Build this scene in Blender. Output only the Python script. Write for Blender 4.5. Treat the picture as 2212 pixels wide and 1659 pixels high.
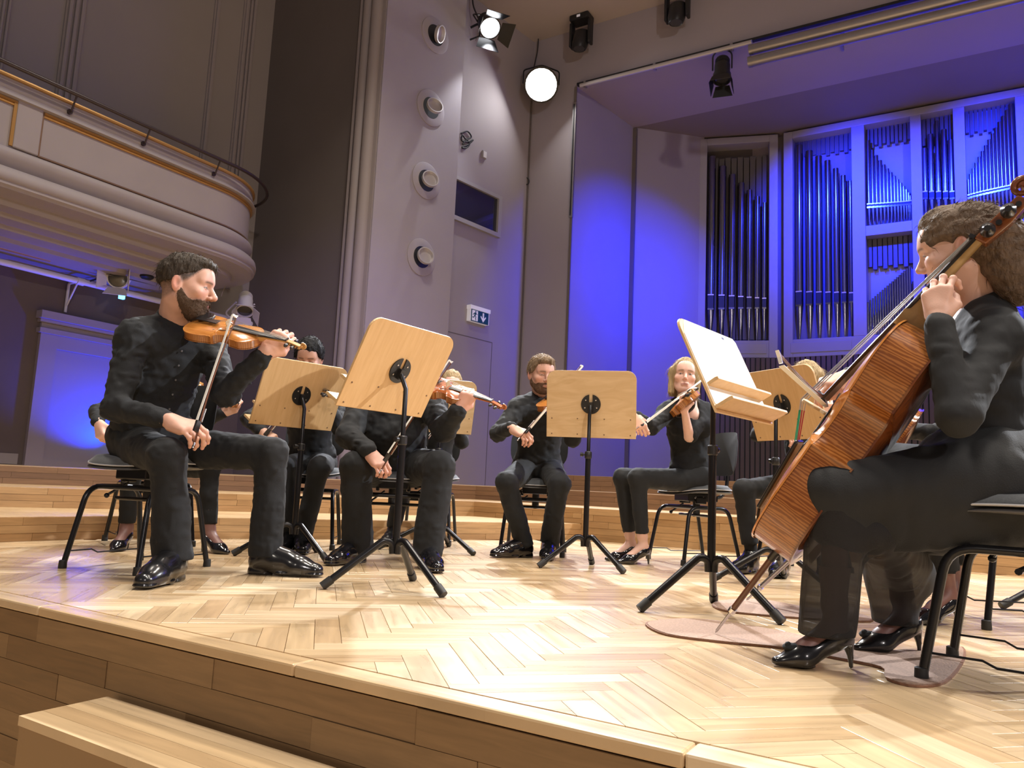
import bpy, bmesh, math, random
import numpy as np
from mathutils import Vector, Matrix, Quaternion

for _o in list(bpy.data.objects):
    bpy.data.objects.remove(_o, do_unlink=True)
random.seed(7)
RNG = np.random.RandomState(11)
scene = bpy.context.scene
COL = scene.collection
PI = math.pi

# ------------------------------------------------------------------ camera
W_, H_, FPX = 2212., 1659., 1665.
PITCH, ROLL, YAW = math.radians(7.44), math.radians(2.63), math.radians(31.55)
CAM = np.array([0., 0., .455])
F0 = np.array([-math.sin(YAW), math.cos(YAW), 0.])
R0 = np.array([math.cos(YAW), math.sin(YAW), 0.])
U0 = np.array([0., 0., 1.])
FW = F0 * math.cos(PITCH) + U0 * math.sin(PITCH)
U1 = -F0 * math.sin(PITCH) + U0 * math.cos(PITCH)
RT = R0 * math.cos(ROLL) + U1 * math.sin(ROLL)
UP = U1 * math.cos(ROLL) - R0 * math.sin(ROLL)
cam = bpy.data.cameras.new('camera')
cam.sensor_fit = 'HORIZONTAL'
cam.sensor_width = 36.
cam.lens = FPX / W_ * 36.
cam.clip_start = .05
cam_o = bpy.data.objects.new('camera', cam)
COL.objects.link(cam_o)
_m = Matrix.Identity(4)
for _i in range(3):
    _m[_i][0], _m[_i][1], _m[_i][2], _m[_i][3] = RT[_i], UP[_i], -FW[_i], CAM[_i]
cam_o.matrix_world = _m
scene.camera = cam_o


def ray(x, y):
    d = FW * FPX + RT * (x - W_ / 2) - UP * (y - H_ / 2)
    return d / np.linalg.norm(d)


def G(x, y, z=0.):                      # pixel -> point on the level z
    d = ray(x, y)
    return CAM + d * ((z - CAM[2]) / d[2])


def D(x, y, d):                         # pixel -> point d metres ahead
    r = ray(x, y)
    return CAM + r * (d / (r @ F0))


def PL(x, y, p, n):                     # pixel -> point on a plane
    r = ray(x, y)
    n = np.asarray(n, float)
    return CAM + r * (((np.asarray(p, float) - CAM) @ n) / (r @ n))


# ------------------------------------------------------------------ world, lights, exposure
scene.view_settings.view_transform = 'Standard'
scene.view_settings.look = 'None'
scene.view_settings.gamma = 1.
scene.view_settings.use_curve_mapping = False
scene.view_settings.exposure = 0.5
world = bpy.data.worlds.new('world')
scene.world = world
world.use_nodes = True
_bg = world.node_tree.nodes['Background']
_bg.inputs[0].default_value = (.60, .52, .54, 1)
_bg.inputs[1].default_value = .125


def spot(name, loc, target, watts, color=(1, 1, 1), angle=50, blend=.5, radius=.12):
    l = bpy.data.lights.new(name, 'SPOT')
    l.energy = watts
    l.color = color
    l.spot_size = math.radians(angle)
    l.spot_blend = blend
    l.shadow_soft_size = radius
    o = bpy.data.objects.new(name, l)
    COL.objects.link(o)
    o.location = loc
    o.rotation_euler = (Vector(target) - Vector(loc)).to_track_quat('-Z', 'Y').to_euler()
    return o


def area(name, loc, target, watts, color=(1, 1, 1), size=.5, sy=None):
    l = bpy.data.lights.new(name, 'AREA')
    l.energy = watts
    l.color = color
    l.size = size
    if sy:
        l.shape = 'RECTANGLE'
        l.size_y = sy
    o = bpy.data.objects.new(name, l)
    COL.objects.link(o)
    o.location = loc
    o.rotation_euler = (Vector(target) - Vector(loc)).to_track_quat('-Z', 'Y').to_euler()
    return o


WARM = (1., .90, .78)
COOL = (.93, .95, 1.)
BLUE = (.008, .022, 1.)
# ceiling lamps over the stage
for _x in (-4.2, -1.2, 1.8, 4.6):
    for _y in (2.2, 5.4):
        area('ceiling_lamp_light', (_x, _y, 7.9), (_x, _y, 0), 72, WARM, .7).data.spread = math.radians(112)
# white spotlights left and right at the back portal, aimed at the players
spot('spot_light', (-6.05, 10.25, 7.0), (-1.6, 3.4, .6), 4200, COOL, 50, .6, .12)
spot('spot_light', (6.0, 10.2, 7.0), (-.6, 3.2, .6), 4200, COOL, 50, .6, .12)
# unseen fill spots added behind the camera to brighten walls and stage
spot('added_fill_light', (7.0, -4.5, 5.6), (-3.5, 6.0, 2.6), 1050, (1., .90, .87), 80, .8, .3)
spot('added_fill_light', (-1.5, -7.5, 5.8), (-1.5, 4.0, 1.0), 300, WARM, 60, .8, .3)
# small white lamp on the column shining along the wall
spot('wall_light', (-6.02, 8.95, 7.25), (-6.4, 8.5, 3.6), 150, COOL, 55, .7, .05)
# blue floods hung inside the portal, washing the organ and the splayed walls
for _x in (-1.9, .2, 2.4, 4.6):
    spot('blue_flood_light', (_x, 11.45, 6.55), (_x + .1, 13.86, 5.4), 2200, BLUE, 82, 1., .08)
area('blue_flood_light', (-2.4, 10.95, 5.4), (-5.4, 12.3, 3.6), 75, BLUE, .3).data.spread = math.radians(80)
spot('blue_flood_light', (-8.62, 5.42, .58), (-8.98, 5.02, 1.25), 170, (.0, .03, 1.), 92, .8, .03)
spot('added_blue_wash', (6.5, -4.0, 5.2), (-7.5, 7.27, 1.7), 1600, (.08, .05, 1.), 15, .9, .1)  # added spot without a lamp, tints the proscenium wall


# ------------------------------------------------------------------ materials
MATS = {}


def _nt(name):
    m = bpy.data.materials.new(name)
    m.use_nodes = True
    nt = m.node_tree
    b = nt.nodes['Principled BSDF']
    return m, nt, b


def rgba(c):
    return (c[0], c[1], c[2], 1.)


def mat(name, col, rough=.5, metal=0., var=0., vscale=8., bump=0., bscale=60., coat=0., spec=None,
        stretch=(1, 1, 1), col2=None, sheen=0., emit=None, estr=0., alpha=1.):
    if name in MATS:
        return MATS[name]
    m, nt, b = _nt(name)
    b.inputs['Base Color'].default_value = rgba(col)
    b.inputs['Roughness'].default_value = rough
    b.inputs['Metallic'].default_value = metal
    if coat:
        b.inputs['Coat Weight'].default_value = coat
        b.inputs['Coat Roughness'].default_value = .12
    if spec is not None:
        b.inputs['Specular IOR Level'].default_value = spec
    if sheen:
        b.inputs['Sheen Weight'].default_value = sheen
    if emit:
        b.inputs['Emission Color'].default_value = rgba(emit)
        b.inputs['Emission Strength'].default_value = estr
    if alpha < 1:
        b.inputs['Alpha'].default_value = alpha
    if var or col2 or bump:
        tc = nt.nodes.new('ShaderNodeTexCoord')
        mp = nt.nodes.new('ShaderNodeMapping')
        mp.inputs['Scale'].default_value = stretch
        nt.links.new(tc.outputs['Object'], mp.inputs['Vector'])
    if var or col2:
        n = nt.nodes.new('ShaderNodeTexNoise')
        n.inputs['Scale'].default_value = vscale
        n.inputs['Detail'].default_value = 5
        nt.links.new(mp.outputs[0], n.inputs['Vector'])
        r = nt.nodes.new('ShaderNodeValToRGB')
        c2 = col2 or tuple(c * (1 - var) for c in col)
        r.color_ramp.elements[0].position = .3
        r.color_ramp.elements[1].position = .7
        r.color_ramp.elements[0].color = rgba(c2)
        r.color_ramp.elements[1].color = rgba(col)
        nt.links.new(n.outputs['Fac'], r.inputs[0])
        nt.links.new(r.outputs[0], b.inputs['Base Color'])
    if bump:
        n2 = nt.nodes.new('ShaderNodeTexNoise')
        n2.inputs['Scale'].default_value = bscale
        n2.inputs['Detail'].default_value = 3
        nt.links.new(mp.outputs[0], n2.inputs['Vector'])
        bp = nt.nodes.new('ShaderNodeBump')
        bp.inputs['Strength'].default_value = bump
        bp.inputs['Distance'].default_value = .01
        nt.links.new(n2.outputs['Fac'], bp.inputs['Height'])
        nt.links.new(bp.outputs[0], b.inputs['Normal'])
    MATS[name] = m
    return m


def wood_pieces(name, cols, rough, coat=0., gs=(5., 55., 55.)):
    """wood for loose pieces: 'tint' + object random choose the tone, 'gc' runs the grain along the piece"""
    m, nt, b = _nt(name)
    N, L = nt.nodes.new, nt.links.new
    at = N('ShaderNodeAttribute'); at.attribute_name = 'tint'
    oi = N('ShaderNodeObjectInfo')
    ad = N('ShaderNodeMath'); ad.operation = 'ADD'
    L(at.outputs['Fac'], ad.inputs[0]); L(oi.outputs['Random'], ad.inputs[1])
    fr = N('ShaderNodeMath'); fr.operation = 'FRACT'
    L(ad.outputs[0], fr.inputs[0])
    rp = N('ShaderNodeValToRGB')
    el = rp.color_ramp.elements
    while len(el) < len(cols):
        el.new(.5)
    for i, c in enumerate(cols):
        el[i].position = i / (len(cols) - 1)
        el[i].color = rgba(c)
    L(fr.outputs[0], rp.inputs[0])
    gc = N('ShaderNodeAttribute'); gc.attribute_name = 'gc'
    sc = N('ShaderNodeVectorMath'); sc.operation = 'SCALE'
    sc.inputs[0].default_value = (37., 53., 11.)
    L(fr.outputs[0], sc.inputs['Scale'])
    av = N('ShaderNodeVectorMath'); av.operation = 'ADD'
    L(gc.outputs['Vector'], av.inputs[0]); L(sc.outputs[0], av.inputs[1])
    mp = N('ShaderNodeMapping'); mp.inputs['Scale'].default_value = gs
    L(av.outputs[0], mp.inputs['Vector'])
    n = N('ShaderNodeTexNoise'); n.inputs['Scale'].default_value = 1.; n.inputs['Detail'].default_value = 6
    n.inputs['Distortion'].default_value = .6
    L(mp.outputs[0], n.inputs['Vector'])
    mr = N('ShaderNodeMapRange')
    mr.inputs['From Min'].default_value = .3; mr.inputs['From Max'].default_value = .72
    mr.inputs['To Min'].default_value = .80; mr.inputs['To Max'].default_value = 1.08
    L(n.outputs['Fac'], mr.inputs['Value'])
    mx = N('ShaderNodeVectorMath'); mx.operation = 'SCALE'
    L(rp.outputs[0], mx.inputs[0]); L(mr.outputs[0], mx.inputs['Scale'])
    L(mx.outputs[0], b.inputs['Base Color'])
    rr = N('ShaderNodeMapRange')
    rr.inputs['To Min'].default_value = rough - .06; rr.inputs['To Max'].default_value = rough + .1
    L(n.outputs['Fac'], rr.inputs['Value']); L(rr.outputs[0], b.inputs['Roughness'])
    if coat:
        b.inputs['Coat Weight'].default_value = coat
        b.inputs['Coat Roughness'].default_value = .22
    MATS[name] = m
    return m


def grain(name, c1, c2, rough, scale, coat=0., stretch=(1, 1, 1), dist=3., wave=False, bump=0.):
    """streaky wood grain / flamed maple in object space"""
    m, nt, b = _nt(name)
    N, L = nt.nodes.new, nt.links.new
    tc = N('ShaderNodeTexCoord')
    mp = N('ShaderNodeMapping'); mp.inputs['Scale'].default_value = stretch
    L(tc.outputs['Object'], mp.inputs['Vector'])
    if wave:
        n = N('ShaderNodeTexWave'); n.inputs['Scale'].default_value = scale
        n.inputs['Distortion'].default_value = dist; n.inputs['Detail'].default_value = 3
        n.inputs['Detail Scale'].default_value = 1.5
        n.bands_direction = 'Y'
    else:
        n = N('ShaderNodeTexNoise'); n.inputs['Scale'].default_value = scale
        n.inputs['Detail'].default_value = 6; n.inputs['Distortion'].default_value = dist
    L(mp.outputs[0], n.inputs['Vector'])
    r = N('ShaderNodeValToRGB')
    r.color_ramp.elements[0].position = .32; r.color_ramp.elements[1].position = .68
    r.color_ramp.elements[0].color = rgba(c1); r.color_ramp.elements[1].color = rgba(c2)
    L(n.outputs['Fac'], r.inputs[0])
    L(r.outputs[0], b.inputs['Base Color'])
    b.inputs['Roughness'].default_value = rough
    if coat:
        b.inputs['Coat Weight'].default_value = coat
        b.inputs['Coat Roughness'].default_value = .08
    MATS[name] = m
    return m


def vcol(name, rough=.5, bump=0., bscale=200., sss=0., sheen=0., stretch=(1, 1, 1)):
    """surface whose colours are stored per vertex in 'Col'"""
    m, nt, b = _nt(name)
    at = nt.nodes.new('ShaderNodeAttribute'); at.attribute_name = 'Col'
    nt.links.new(at.outputs['Color'], b.inputs['Base Color'])
    b.inputs['Roughness'].default_value = rough
    if sss:
        b.inputs['Subsurface Weight'].default_value = sss
        b.inputs['Subsurface Radius'].default_value = (.012, .004, .002)
        b.inputs['Subsurface Scale'].default_value = 1.
    if bump:
        tc = nt.nodes.new('ShaderNodeTexCoord')
        mp = nt.nodes.new('ShaderNodeMapping'); mp.inputs['Scale'].default_value = stretch
        nt.links.new(tc.outputs['Object'], mp.inputs['Vector'])
        n = nt.nodes.new('ShaderNodeTexNoise'); n.inputs['Scale'].default_value = bscale
        nt.links.new(mp.outputs[0], n.inputs['Vector'])
        bp = nt.nodes.new('ShaderNodeBump'); bp.inputs['Strength'].default_value = bump
        bp.inputs['Distance'].default_value = .004
        nt.links.new(n.outputs['Fac'], bp.inputs['Height'])
        nt.links.new(bp.outputs[0], b.inputs['Normal'])
    MATS[name] = m
    return m


def sheer(name, col, opacity):
    """thin see-through cloth"""
    m, nt, b = _nt(name)
    b.inputs['Base Color'].default_value = rgba(col)
    b.inputs['Roughness'].default_value = .8
    tr = nt.nodes.new('ShaderNodeBsdfTransparent')
    mx = nt.nodes.new('ShaderNodeMixShader')
    lw = nt.nodes.new('ShaderNodeLayerWeight'); lw.inputs['Blend'].default_value = .35
    mr = nt.nodes.new('ShaderNodeMapRange')
    mr.inputs['To Min'].default_value = opacity; mr.inputs['To Max'].default_value = 1.
    nt.links.new(lw.outputs['Facing'], mr.inputs['Value'])
    nt.links.new(mr.outputs[0], mx.inputs[0])
    nt.links.new(tr.outputs[0], mx.inputs[1])
    nt.links.new(b.outputs[0], mx.inputs[2])
    nt.links.new(mx.outputs[0], nt.nodes['Material Output'].inputs['Surface'])
    MATS[name] = m
    return m


mat('wall_white', (.36, .325, .345), .75, var=.06, vscale=1.5, bump=.05, bscale=90)
mat('wall_splay', (.34, .30, .32), .7, var=.05, vscale=1.2)
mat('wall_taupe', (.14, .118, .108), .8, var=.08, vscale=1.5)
mat('wall_brown', (.13, .10, .09), .85, var=.1, vscale=2)
mat('wall_upper', (.31, .275, .26), .8, var=.06, vscale=1)
mat('plaster', (.31, .27, .265), .65, var=.05, vscale=3)
mat('plaster_panel', (.44, .39, .37), .7, var=.06, vscale=2)
mat('gold', (.42, .23, .07), .35, .35)
mat('gold_dark', (.16, .09, .05), .5)
mat('ceiling_beige', (.46, .40, .375), .8, var=.05, vscale=1)
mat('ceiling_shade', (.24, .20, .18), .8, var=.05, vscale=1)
mat('ceiling_mauve', (.36, .31, .32), .8, var=.05, vscale=1)
mat('rail_dark', (.035, .022, .022), .35)
mat('black_metal', (.012, .012, .014), .28, .3)
mat('black_plastic', (.012, .012, .013), .42)
mat('rubber', (.015, .015, .015), .55)
mat('steel', (.55, .55, .58), .22, 1.)
mat('grey_metal', (.32, .30, .30), .35, .7)
mat('alu_light', (.55, .52, .52), .4, .5)
mat('case_white', (.36, .34, .35), .5, var=.04, vscale=3)
mat('pipe_tin', (.27, .26, .28), .23, 1.)
mat('pipe_dark', (.10, .085, .075), .5)
mat('pipe_cap', (.75, .66, .5), .35, .6)
mat('pipe_mouth', (.015, .015, .02), .5)
mat('organ_inside', (.10, .085, .075), .8)
mat('slat_panel', (.13, .09, .085), .65, var=.12, vscale=4)
mat('dark_glass', (.02, .02, .025), .03, 0., spec=.9, coat=1.)
mat('lamp_white', (.62, .60, .60), .45)
mat('lens_on', (1, 1, 1), .3, emit=(1., .98, .95), estr=60.)
mat('lens_lit', (1, 1, 1), .3, emit=(.95, .97, 1.), estr=9.)
mat('lens_blue', (.1, .2, 1), .3, emit=(.05, .35, 1.), estr=8.)
mat('lens_dark', (.02, .02, .025), .1, coat=1.)
mat('niche_panel', (.30, .26, .29), .7)
mat('sign_green', (.01, .07, .075), .4)
mat('sign_white', (.75, .72, .76), .5, emit=(.8, .8, .85), estr=.12)
mat('cable', (.015, .013, .015), .6)
mat('pale_wire', (.30, .27, .25), .6)
mat('paper', (.86, .85, .82), .7)
mat('ink', (.03, .03, .1), .6)
mat('cork', (.40, .27, .20), .85, var=.35, vscale=140, bump=.3, bscale=160)
mat('cork_leather', (.25, .12, .07), .8, var=.3, vscale=60)
mat('seat_fabric', (.085, .095, .105), .95, var=.25, vscale=220, bump=.15, bscale=400, sheen=.3)
mat('seat_shell', (.10, .095, .09), .5)
mat('seat_back', (.018, .019, .021), .8)
mat('piping', (.45, .45, .46), .6)
mat('ebony', (.013, .012, .013), .28, coat=.3)
mat('string', (.55, .52, .48), .3, .9)
mat('silk_green', (.02, .35, .2), .6)
mat('silk_red', (.4, .03, .06), .6)
mat('bridge_maple', (.62, .47, .28), .5)
mat('bow_hair', (.72, .70, .64), .6)
mat('bow_stick', (.12, .04, .018), .3, coat=.4)
mat('pearl', (.8, .8, .78), .2)
mat('shirt_black', (.0062, .0082, .0112), .82, var=.3, vscale=9, bump=.25, bscale=420, sheen=.03)
mat('shirt_soft', (.005, .0064, .0088), .9, var=.3, vscale=7, bump=.2, bscale=300, sheen=.02)
mat('trouser_black', (.0045, .0056, .0074), .85, var=.25, vscale=10, bump=.2, bscale=500, sheen=.02)
mat('trouser_slate', (.0085, .0108, .0140), .8, var=.25, vscale=10, bump=.2, bscale=500, sheen=.03)
mat('dress_black', (.0082, .0102, .0132), .8, var=.15, vscale=9, bump=.06, bscale=120, stretch=(1, 1, .3), sheen=.03)
mat('skirt_black', (.0066, .0082, .0104), .75, var=.2, vscale=9, bump=.15, bscale=300, sheen=.03)
mat('sock', (.008, .008, .009), .9)
mat('shoe_leather', (.008, .008, .009), .22, coat=.5)
mat('shoe_patent', (.006, .006, .008), .08, coat=1.)
mat('shoe_sole', (.02, .017, .014), .6)
mat('button', (.10, .10, .11), .25)
mat('eyeglass', (.02, .02, .02), .3)
mat('silver', (.7, .7, .7), .2, 1.)
mat('hair_dark', (.055, .040, .028), .75, spec=.25, var=.5, vscale=90, bump=.6, bscale=160, stretch=(1, 1, .35))
mat('hair_brown', (.23, .155, .09), .75, spec=.25, var=.5, vscale=90, bump=.6, bscale=160, stretch=(1, 1, .35))
mat('hair_black', (.010, .010, .011), .75, spec=.25, var=.4, vscale=90, bump=.6, bscale=160, stretch=(1, 1, .35))
mat('hair_blond', (.46, .34, .18), .75, spec=.25, var=.45, vscale=80, bump=.5, bscale=150, stretch=(1, 1, .2))
mat('hair_ash', (.26, .19, .12), .75, spec=.25, var=.45, vscale=80, bump=.5, bscale=150, stretch=(1, 1, .2))
mat('hair_cellist', (.17, .12, .085), .75, spec=.25, var=.5, vscale=70, bump=.7, bscale=120, stretch=(1, 1, .5))
mat('beard', (.15, .095, .062), .9, spec=.2, var=.5, vscale=260, bump=.8, bscale=420)
mat('beard_light', (.20, .115, .07), .9, spec=.2, var=.45, vscale=260, bump=.8, bscale=420)
vcol('skin', .48, bump=.08, bscale=260, sss=.12)
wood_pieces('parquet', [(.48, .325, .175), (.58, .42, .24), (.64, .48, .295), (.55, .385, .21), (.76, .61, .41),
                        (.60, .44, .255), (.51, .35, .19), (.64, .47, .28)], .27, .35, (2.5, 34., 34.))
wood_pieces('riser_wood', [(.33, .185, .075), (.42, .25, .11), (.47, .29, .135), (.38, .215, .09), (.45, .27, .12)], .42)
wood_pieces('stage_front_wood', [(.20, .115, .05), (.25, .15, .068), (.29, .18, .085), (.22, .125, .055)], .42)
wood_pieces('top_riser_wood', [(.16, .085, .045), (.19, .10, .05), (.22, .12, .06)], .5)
grain('tread_wood', (.46, .30, .145), (.62, .44, .24), .35, 6., stretch=(.5, 3, 1))
grain('board_beech', (.62, .39, .175), (.69, .455, .22), .42, 5., stretch=(12., 1.2, 12.), dist=.5)
grain('board_maple', (.62, .42, .21), (.72, .52, .29), .42, 3., stretch=(1.2, 5., 2.), dist=2.)
grain('board_edge', (.62, .42, .20), (.70, .50, .27), .45, 10.)
grain('violin_top', (.44, .15, .028), (.60, .25, .055), .22, 9., coat=.7, stretch=(14, 1, 3), dist=.4)
grain('violin_rib', (.28, .095, .022), (.42, .17, .045), .22, 40., coat=.7, stretch=(1, 1, .2), dist=1.5, wave=True)
grain('violin_red', (.30, .07, .02), (.46, .14, .035), .22, 9., coat=.7, stretch=(14, 1, 3), dist=.4)
grain('violin_gold', (.42, .20, .05), (.58, .33, .11), .3, 9., coat=.5, stretch=(10, 1, 3), dist=.4)
grain('cello_rib', (.20, .062, .014), (.36, .135, .034), .2, 22., coat=.75, stretch=(.25, 1.6, .25), dist=9., wave=True)
grain('cello_back', (.10, .028, .008), (.17, .05, .014), .22, 9., coat=.7, stretch=(10, 1, 3), dist=1.)
grain('cello_neck', (.30, .19, .075), (.42, .28, .12), .35, 30., stretch=(1, 1, 1), dist=1.)
grain('cello_scroll', (.13, .035, .012), (.22, .07, .02), .25, 12., coat=.5, dist=1.)
sheer('sheer_black', (.012, .012, .014), .78)
sheer('stocking', (.03, .02, .02), .45)


# ------------------------------------------------------------------ object helpers
def link(o, parent=None):
    COL.objects.link(o)
    if parent is not None:
        o.parent = parent
    return o


def tag(o, label=None, cat=None, group=None, kind=None):
    if label:
        o['label'] = label
    if cat:
        o['category'] = cat
    if group:
        o['group'] = group
    if kind:
        o['kind'] = kind
    return o


def empty(name, loc=(0, 0, 0), label=None, cat=None, group=None, kind=None, matrix=None):
    o = bpy.data.objects.new(name, None)
    o.empty_display_size = .1
    COL.objects.link(o)
    if matrix is not None:
        o.matrix_world = matrix
    else:
        o.location = loc
    return tag(o, label, cat, group, kind)


def frame(origin, x, y, z):
    m = Matrix.Identity(4)
    for i in range(3):
        m[i][0], m[i][1], m[i][2], m[i][3] = x[i], y[i], z[i], origin[i]
    return m


def nrm(v):
    v = np.asarray(v, float)
    return v / np.linalg.norm(v)


def basis(y, zhint):
    """orthonormal x,y,z with y kept and z near the hint"""
    y = nrm(y)
    x = nrm(np.cross(y, zhint))
    z = np.cross(x, y)
    return x, y, z


class MB:
    """collects simple shapes and links them as ONE mesh object"""

    def __init__(self):
        self.v, self.f, self.sm = [], [], []

    def add(self, vs, fs, smooth=False):
        o = len(self.v)
        self.v += [tuple(map(float, p)) for p in vs]
        self.f += [tuple(i + o for i in q) for q in fs]
        self.sm += [smooth] * len(fs)
        return self

    def box(self, c, s, rot=None):
        c = Vector(c); hx, hy, hz = s[0] / 2, s[1] / 2, s[2] / 2
        vs = [Vector((x, y, z)) for x in (-hx, hx) for y in (-hy, hy) for z in (-hz, hz)]
        if rot is not None:
            vs = [rot @ p for p in vs]
        return self.add([p + c for p in vs],
                        [(0, 1, 3, 2), (4, 6, 7, 5), (0, 4, 5, 1), (2, 3, 7, 6), (0, 2, 6, 4), (1, 5, 7, 3)])

    def bbox(self, x0, x1, y0, y1, z0, z1):
        return self.box(((x0 + x1) / 2, (y0 + y1) / 2, (z0 + z1) / 2), (x1 - x0, y1 - y0, z1 - z0))

    def tube(self, pts, r, seg=10, cap=True, smooth=True):
        pts = [np.asarray(p, float) for p in pts]
        n = len(pts)
        rs = list(r) if hasattr(r, '__len__') else [r] * n
        tang = []
        for i in range(n):
            a = pts[max(i - 1, 0)]; b = pts[min(i + 1, n - 1)]
            tang.append(nrm(b - a))
        ref = np.array([0, 0, 1.]) if abs(tang[0][2]) < .9 else np.array([1., 0, 0])
        u = nrm(np.cross(tang[0], ref))
        vs, fs = [], []
        for i in range(n):
            u = u - tang[i] * (u @ tang[i])
            u = nrm(u)
            w = np.cross(tang[i], u)
            for k in range(seg):
                a = 2 * PI * k / seg
                vs.append(pts[i] + (u * math.cos(a) + w * math.sin(a)) * rs[i])
        for i in range(n - 1):
            for k in range(seg):
                k2 = (k + 1) % seg
                fs.append((i * seg + k, i * seg + k2, (i + 1) * seg + k2, (i + 1) * seg + k))
        self.add(vs, fs, smooth)
        if cap:
            o = len(self.v) - len(vs)
            self.f.append(tuple(o + k for k in reversed(range(seg)))); self.sm.append(False)
            self.f.append(tuple(o + (n - 1) * seg + k for k in range(seg))); self.sm.append(False)
        return self

    def lathe(self, prof, seg=24, origin=(0, 0, 0), x=(1, 0, 0), y=(0, 1, 0), z=(0, 0, 1), smooth=True):
        """prof = [(radius, height)...] turned about the z axis of the given frame"""
        o, x, y, z = (np.asarray(a, float) for a in (origin, x, y, z))
        vs, fs = [], []
        n = len(prof)
        for r, h in prof:
            for k in range(seg):
                a = 2 * PI * k / seg
                vs.append(o + (x * math.cos(a) + y * math.sin(a)) * r + z * h)
        for i in range(n - 1):
            for k in range(seg):
                k2 = (k + 1) % seg
                fs.append((i * seg + k, i * seg + k2, (i + 1) * seg + k2, (i + 1) * seg + k))
        if prof[0][0] > 1e-6:
            fs.append(tuple(reversed(range(seg))))
        if prof[-1][0] > 1e-6:
            fs.append(tuple((n - 1) * seg + k for k in range(seg)))
        return self.add(vs, fs, smooth)

    def prism(self, poly, h0, h1, o=(0, 0, 0), x=(1, 0, 0), y=(0, 1, 0), z=(0, 0, 1)):
        o, x, y, z = (np.asarray(a, float) for a in (o, x, y, z))
        n = len(poly)
        vs = [o + x * p[0] + y * p[1] + z * h0 for p in poly] + [o + x * p[0] + y * p[1] + z * h1 for p in poly]
        fs = [tuple(reversed(range(n))), tuple(range(n, 2 * n))]
        fs += [(i, (i + 1) % n, n + (i + 1) % n, n + i) for i in range(n)]
        return self.add(vs, fs)

    def sphere(self, c, r, seg=14, sc=(1, 1, 1)):
        c = np.asarray(c, float)
        prof = [(max(math.sin(PI * i / (seg // 2)), 1e-7) * r, -math.cos(PI * i / (seg // 2)) * r) for i in range(seg // 2 + 1)]
        vs, fs = [], []
        for rr, h in prof:
            for k in range(seg):
                a = 2 * PI * k / seg
                vs.append(c + np.array([math.cos(a) * rr * sc[0], math.sin(a) * rr * sc[1], h * sc[2]]))
        for i in range(len(prof) - 1):
            for k in range(seg):
                k2 = (k + 1) % seg
                fs.append((i * seg + k, i * seg + k2, (i + 1) * seg + k2, (i + 1) * seg + k))
        return self.add(vs, fs, True)

    def mesh(self, name, material=None, angle=40):
        me = bpy.data.meshes.new(name)
        me.from_pydata(self.v, [], self.f)
        me.polygons.foreach_set('use_smooth', self.sm)
        if any(self.sm) and angle:
            me.set_sharp_from_angle(angle=math.radians(angle))
        me.update()
        if material:
            me.materials.append(MATS[material])
        return me

    def build(self, name, material, parent=None, label=None, cat=None, group=None, kind=None, bevel=0., angle=40):
        o = bpy.data.objects.new(name, self.mesh(name, material, angle))
        link(o, parent)
        if bevel:
            b = o.modifiers.new('bevel', 'BEVEL')
            b.width = bevel; b.segments = 2; b.limit_method = 'ANGLE'; b.angle_limit = math.radians(50)
        return tag(o, label, cat, group, kind)


def copy_tree(o, parent=None):
    c = o.copy()
    COL.objects.link(c)
    c.parent = parent
    for ch in list(o.children):
        copy_tree(ch, c)
    return c


def arc(c, r, a0, a1, n, z=None):
    out = []
    for i in range(n + 1):
        a = math.radians(a0 + (a1 - a0) * i / n)
        p = (c[0] + r * math.cos(a), c[1] + r * math.sin(a))
        out.append(p if z is None else (p[0], p[1], z))
    return out


def bend(pts, rad, n=5):
    """polyline with rounded corners"""
    pts = [np.asarray(p, float) for p in pts]
    out = [pts[0]]
    for i in range(1, len(pts) - 1):
        p, a, b = pts[i], pts[i - 1], pts[i + 1]
        da, db = nrm(a - p), nrm(b - p)
        r = min(rad, np.linalg.norm(a - p) * .45, np.linalg.norm(b - p) * .45)
        s, e = p + da * r, p + db * r
        for k in range(n + 1):
            t = k / n
            out.append(s * (1 - t) ** 2 + p * 2 * t * (1 - t) + e * t ** 2)
    out.append(pts[-1])
    return out


def piece_mesh(name, vs, fs, gc, tint, material):
    me = bpy.data.meshes.new(name)
    me.from_pydata(vs, [], fs)
    a = me.attributes.new('gc', 'FLOAT_VECTOR', 'POINT')
    a.data.foreach_set('vector', np.asarray(gc, np.float32).ravel())
    t = me.attributes.new('tint', 'FLOAT', 'POINT')
    t.data.foreach_set('value', np.asarray(tint, np.float32).ravel())
    me.materials.append(MATS[material])
    return me


BOXF = [(0, 3, 2, 1), (4, 5, 6, 7), (0, 1, 5, 4), (1, 2, 6, 5), (2, 3, 7, 6), (3, 0, 4, 7)]
# ================================================================== THE SETTING
def plank(parent, name, p, q, z0, z1, n, th, material, tint, shared=None):
    """one stave of a riser: from p to q (plan), z0..z1, standing th proud along n"""
    p, q, n = np.array([*p, 0.]), np.array([*q, 0.]), np.array([*n, 0.])
    L = np.linalg.norm(q - p)
    base = np.array(parent.location)
    vs, gc = [], []
    for d in (0., th):
        for (e, z) in ((p, z0), (q, z0), (q, z1), (p, z1)):
            vs.append(e + n * d + [0, 0, z] - base)
        gc += [(0, z0, d), (L, z0, d), (L, z1, d), (0, z1, d)]
    me = piece_mesh(name, vs, BOXF, gc, [tint] * 8, material)
    o = bpy.data.objects.new(name, me)
    link(o, parent)
    return o


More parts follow.
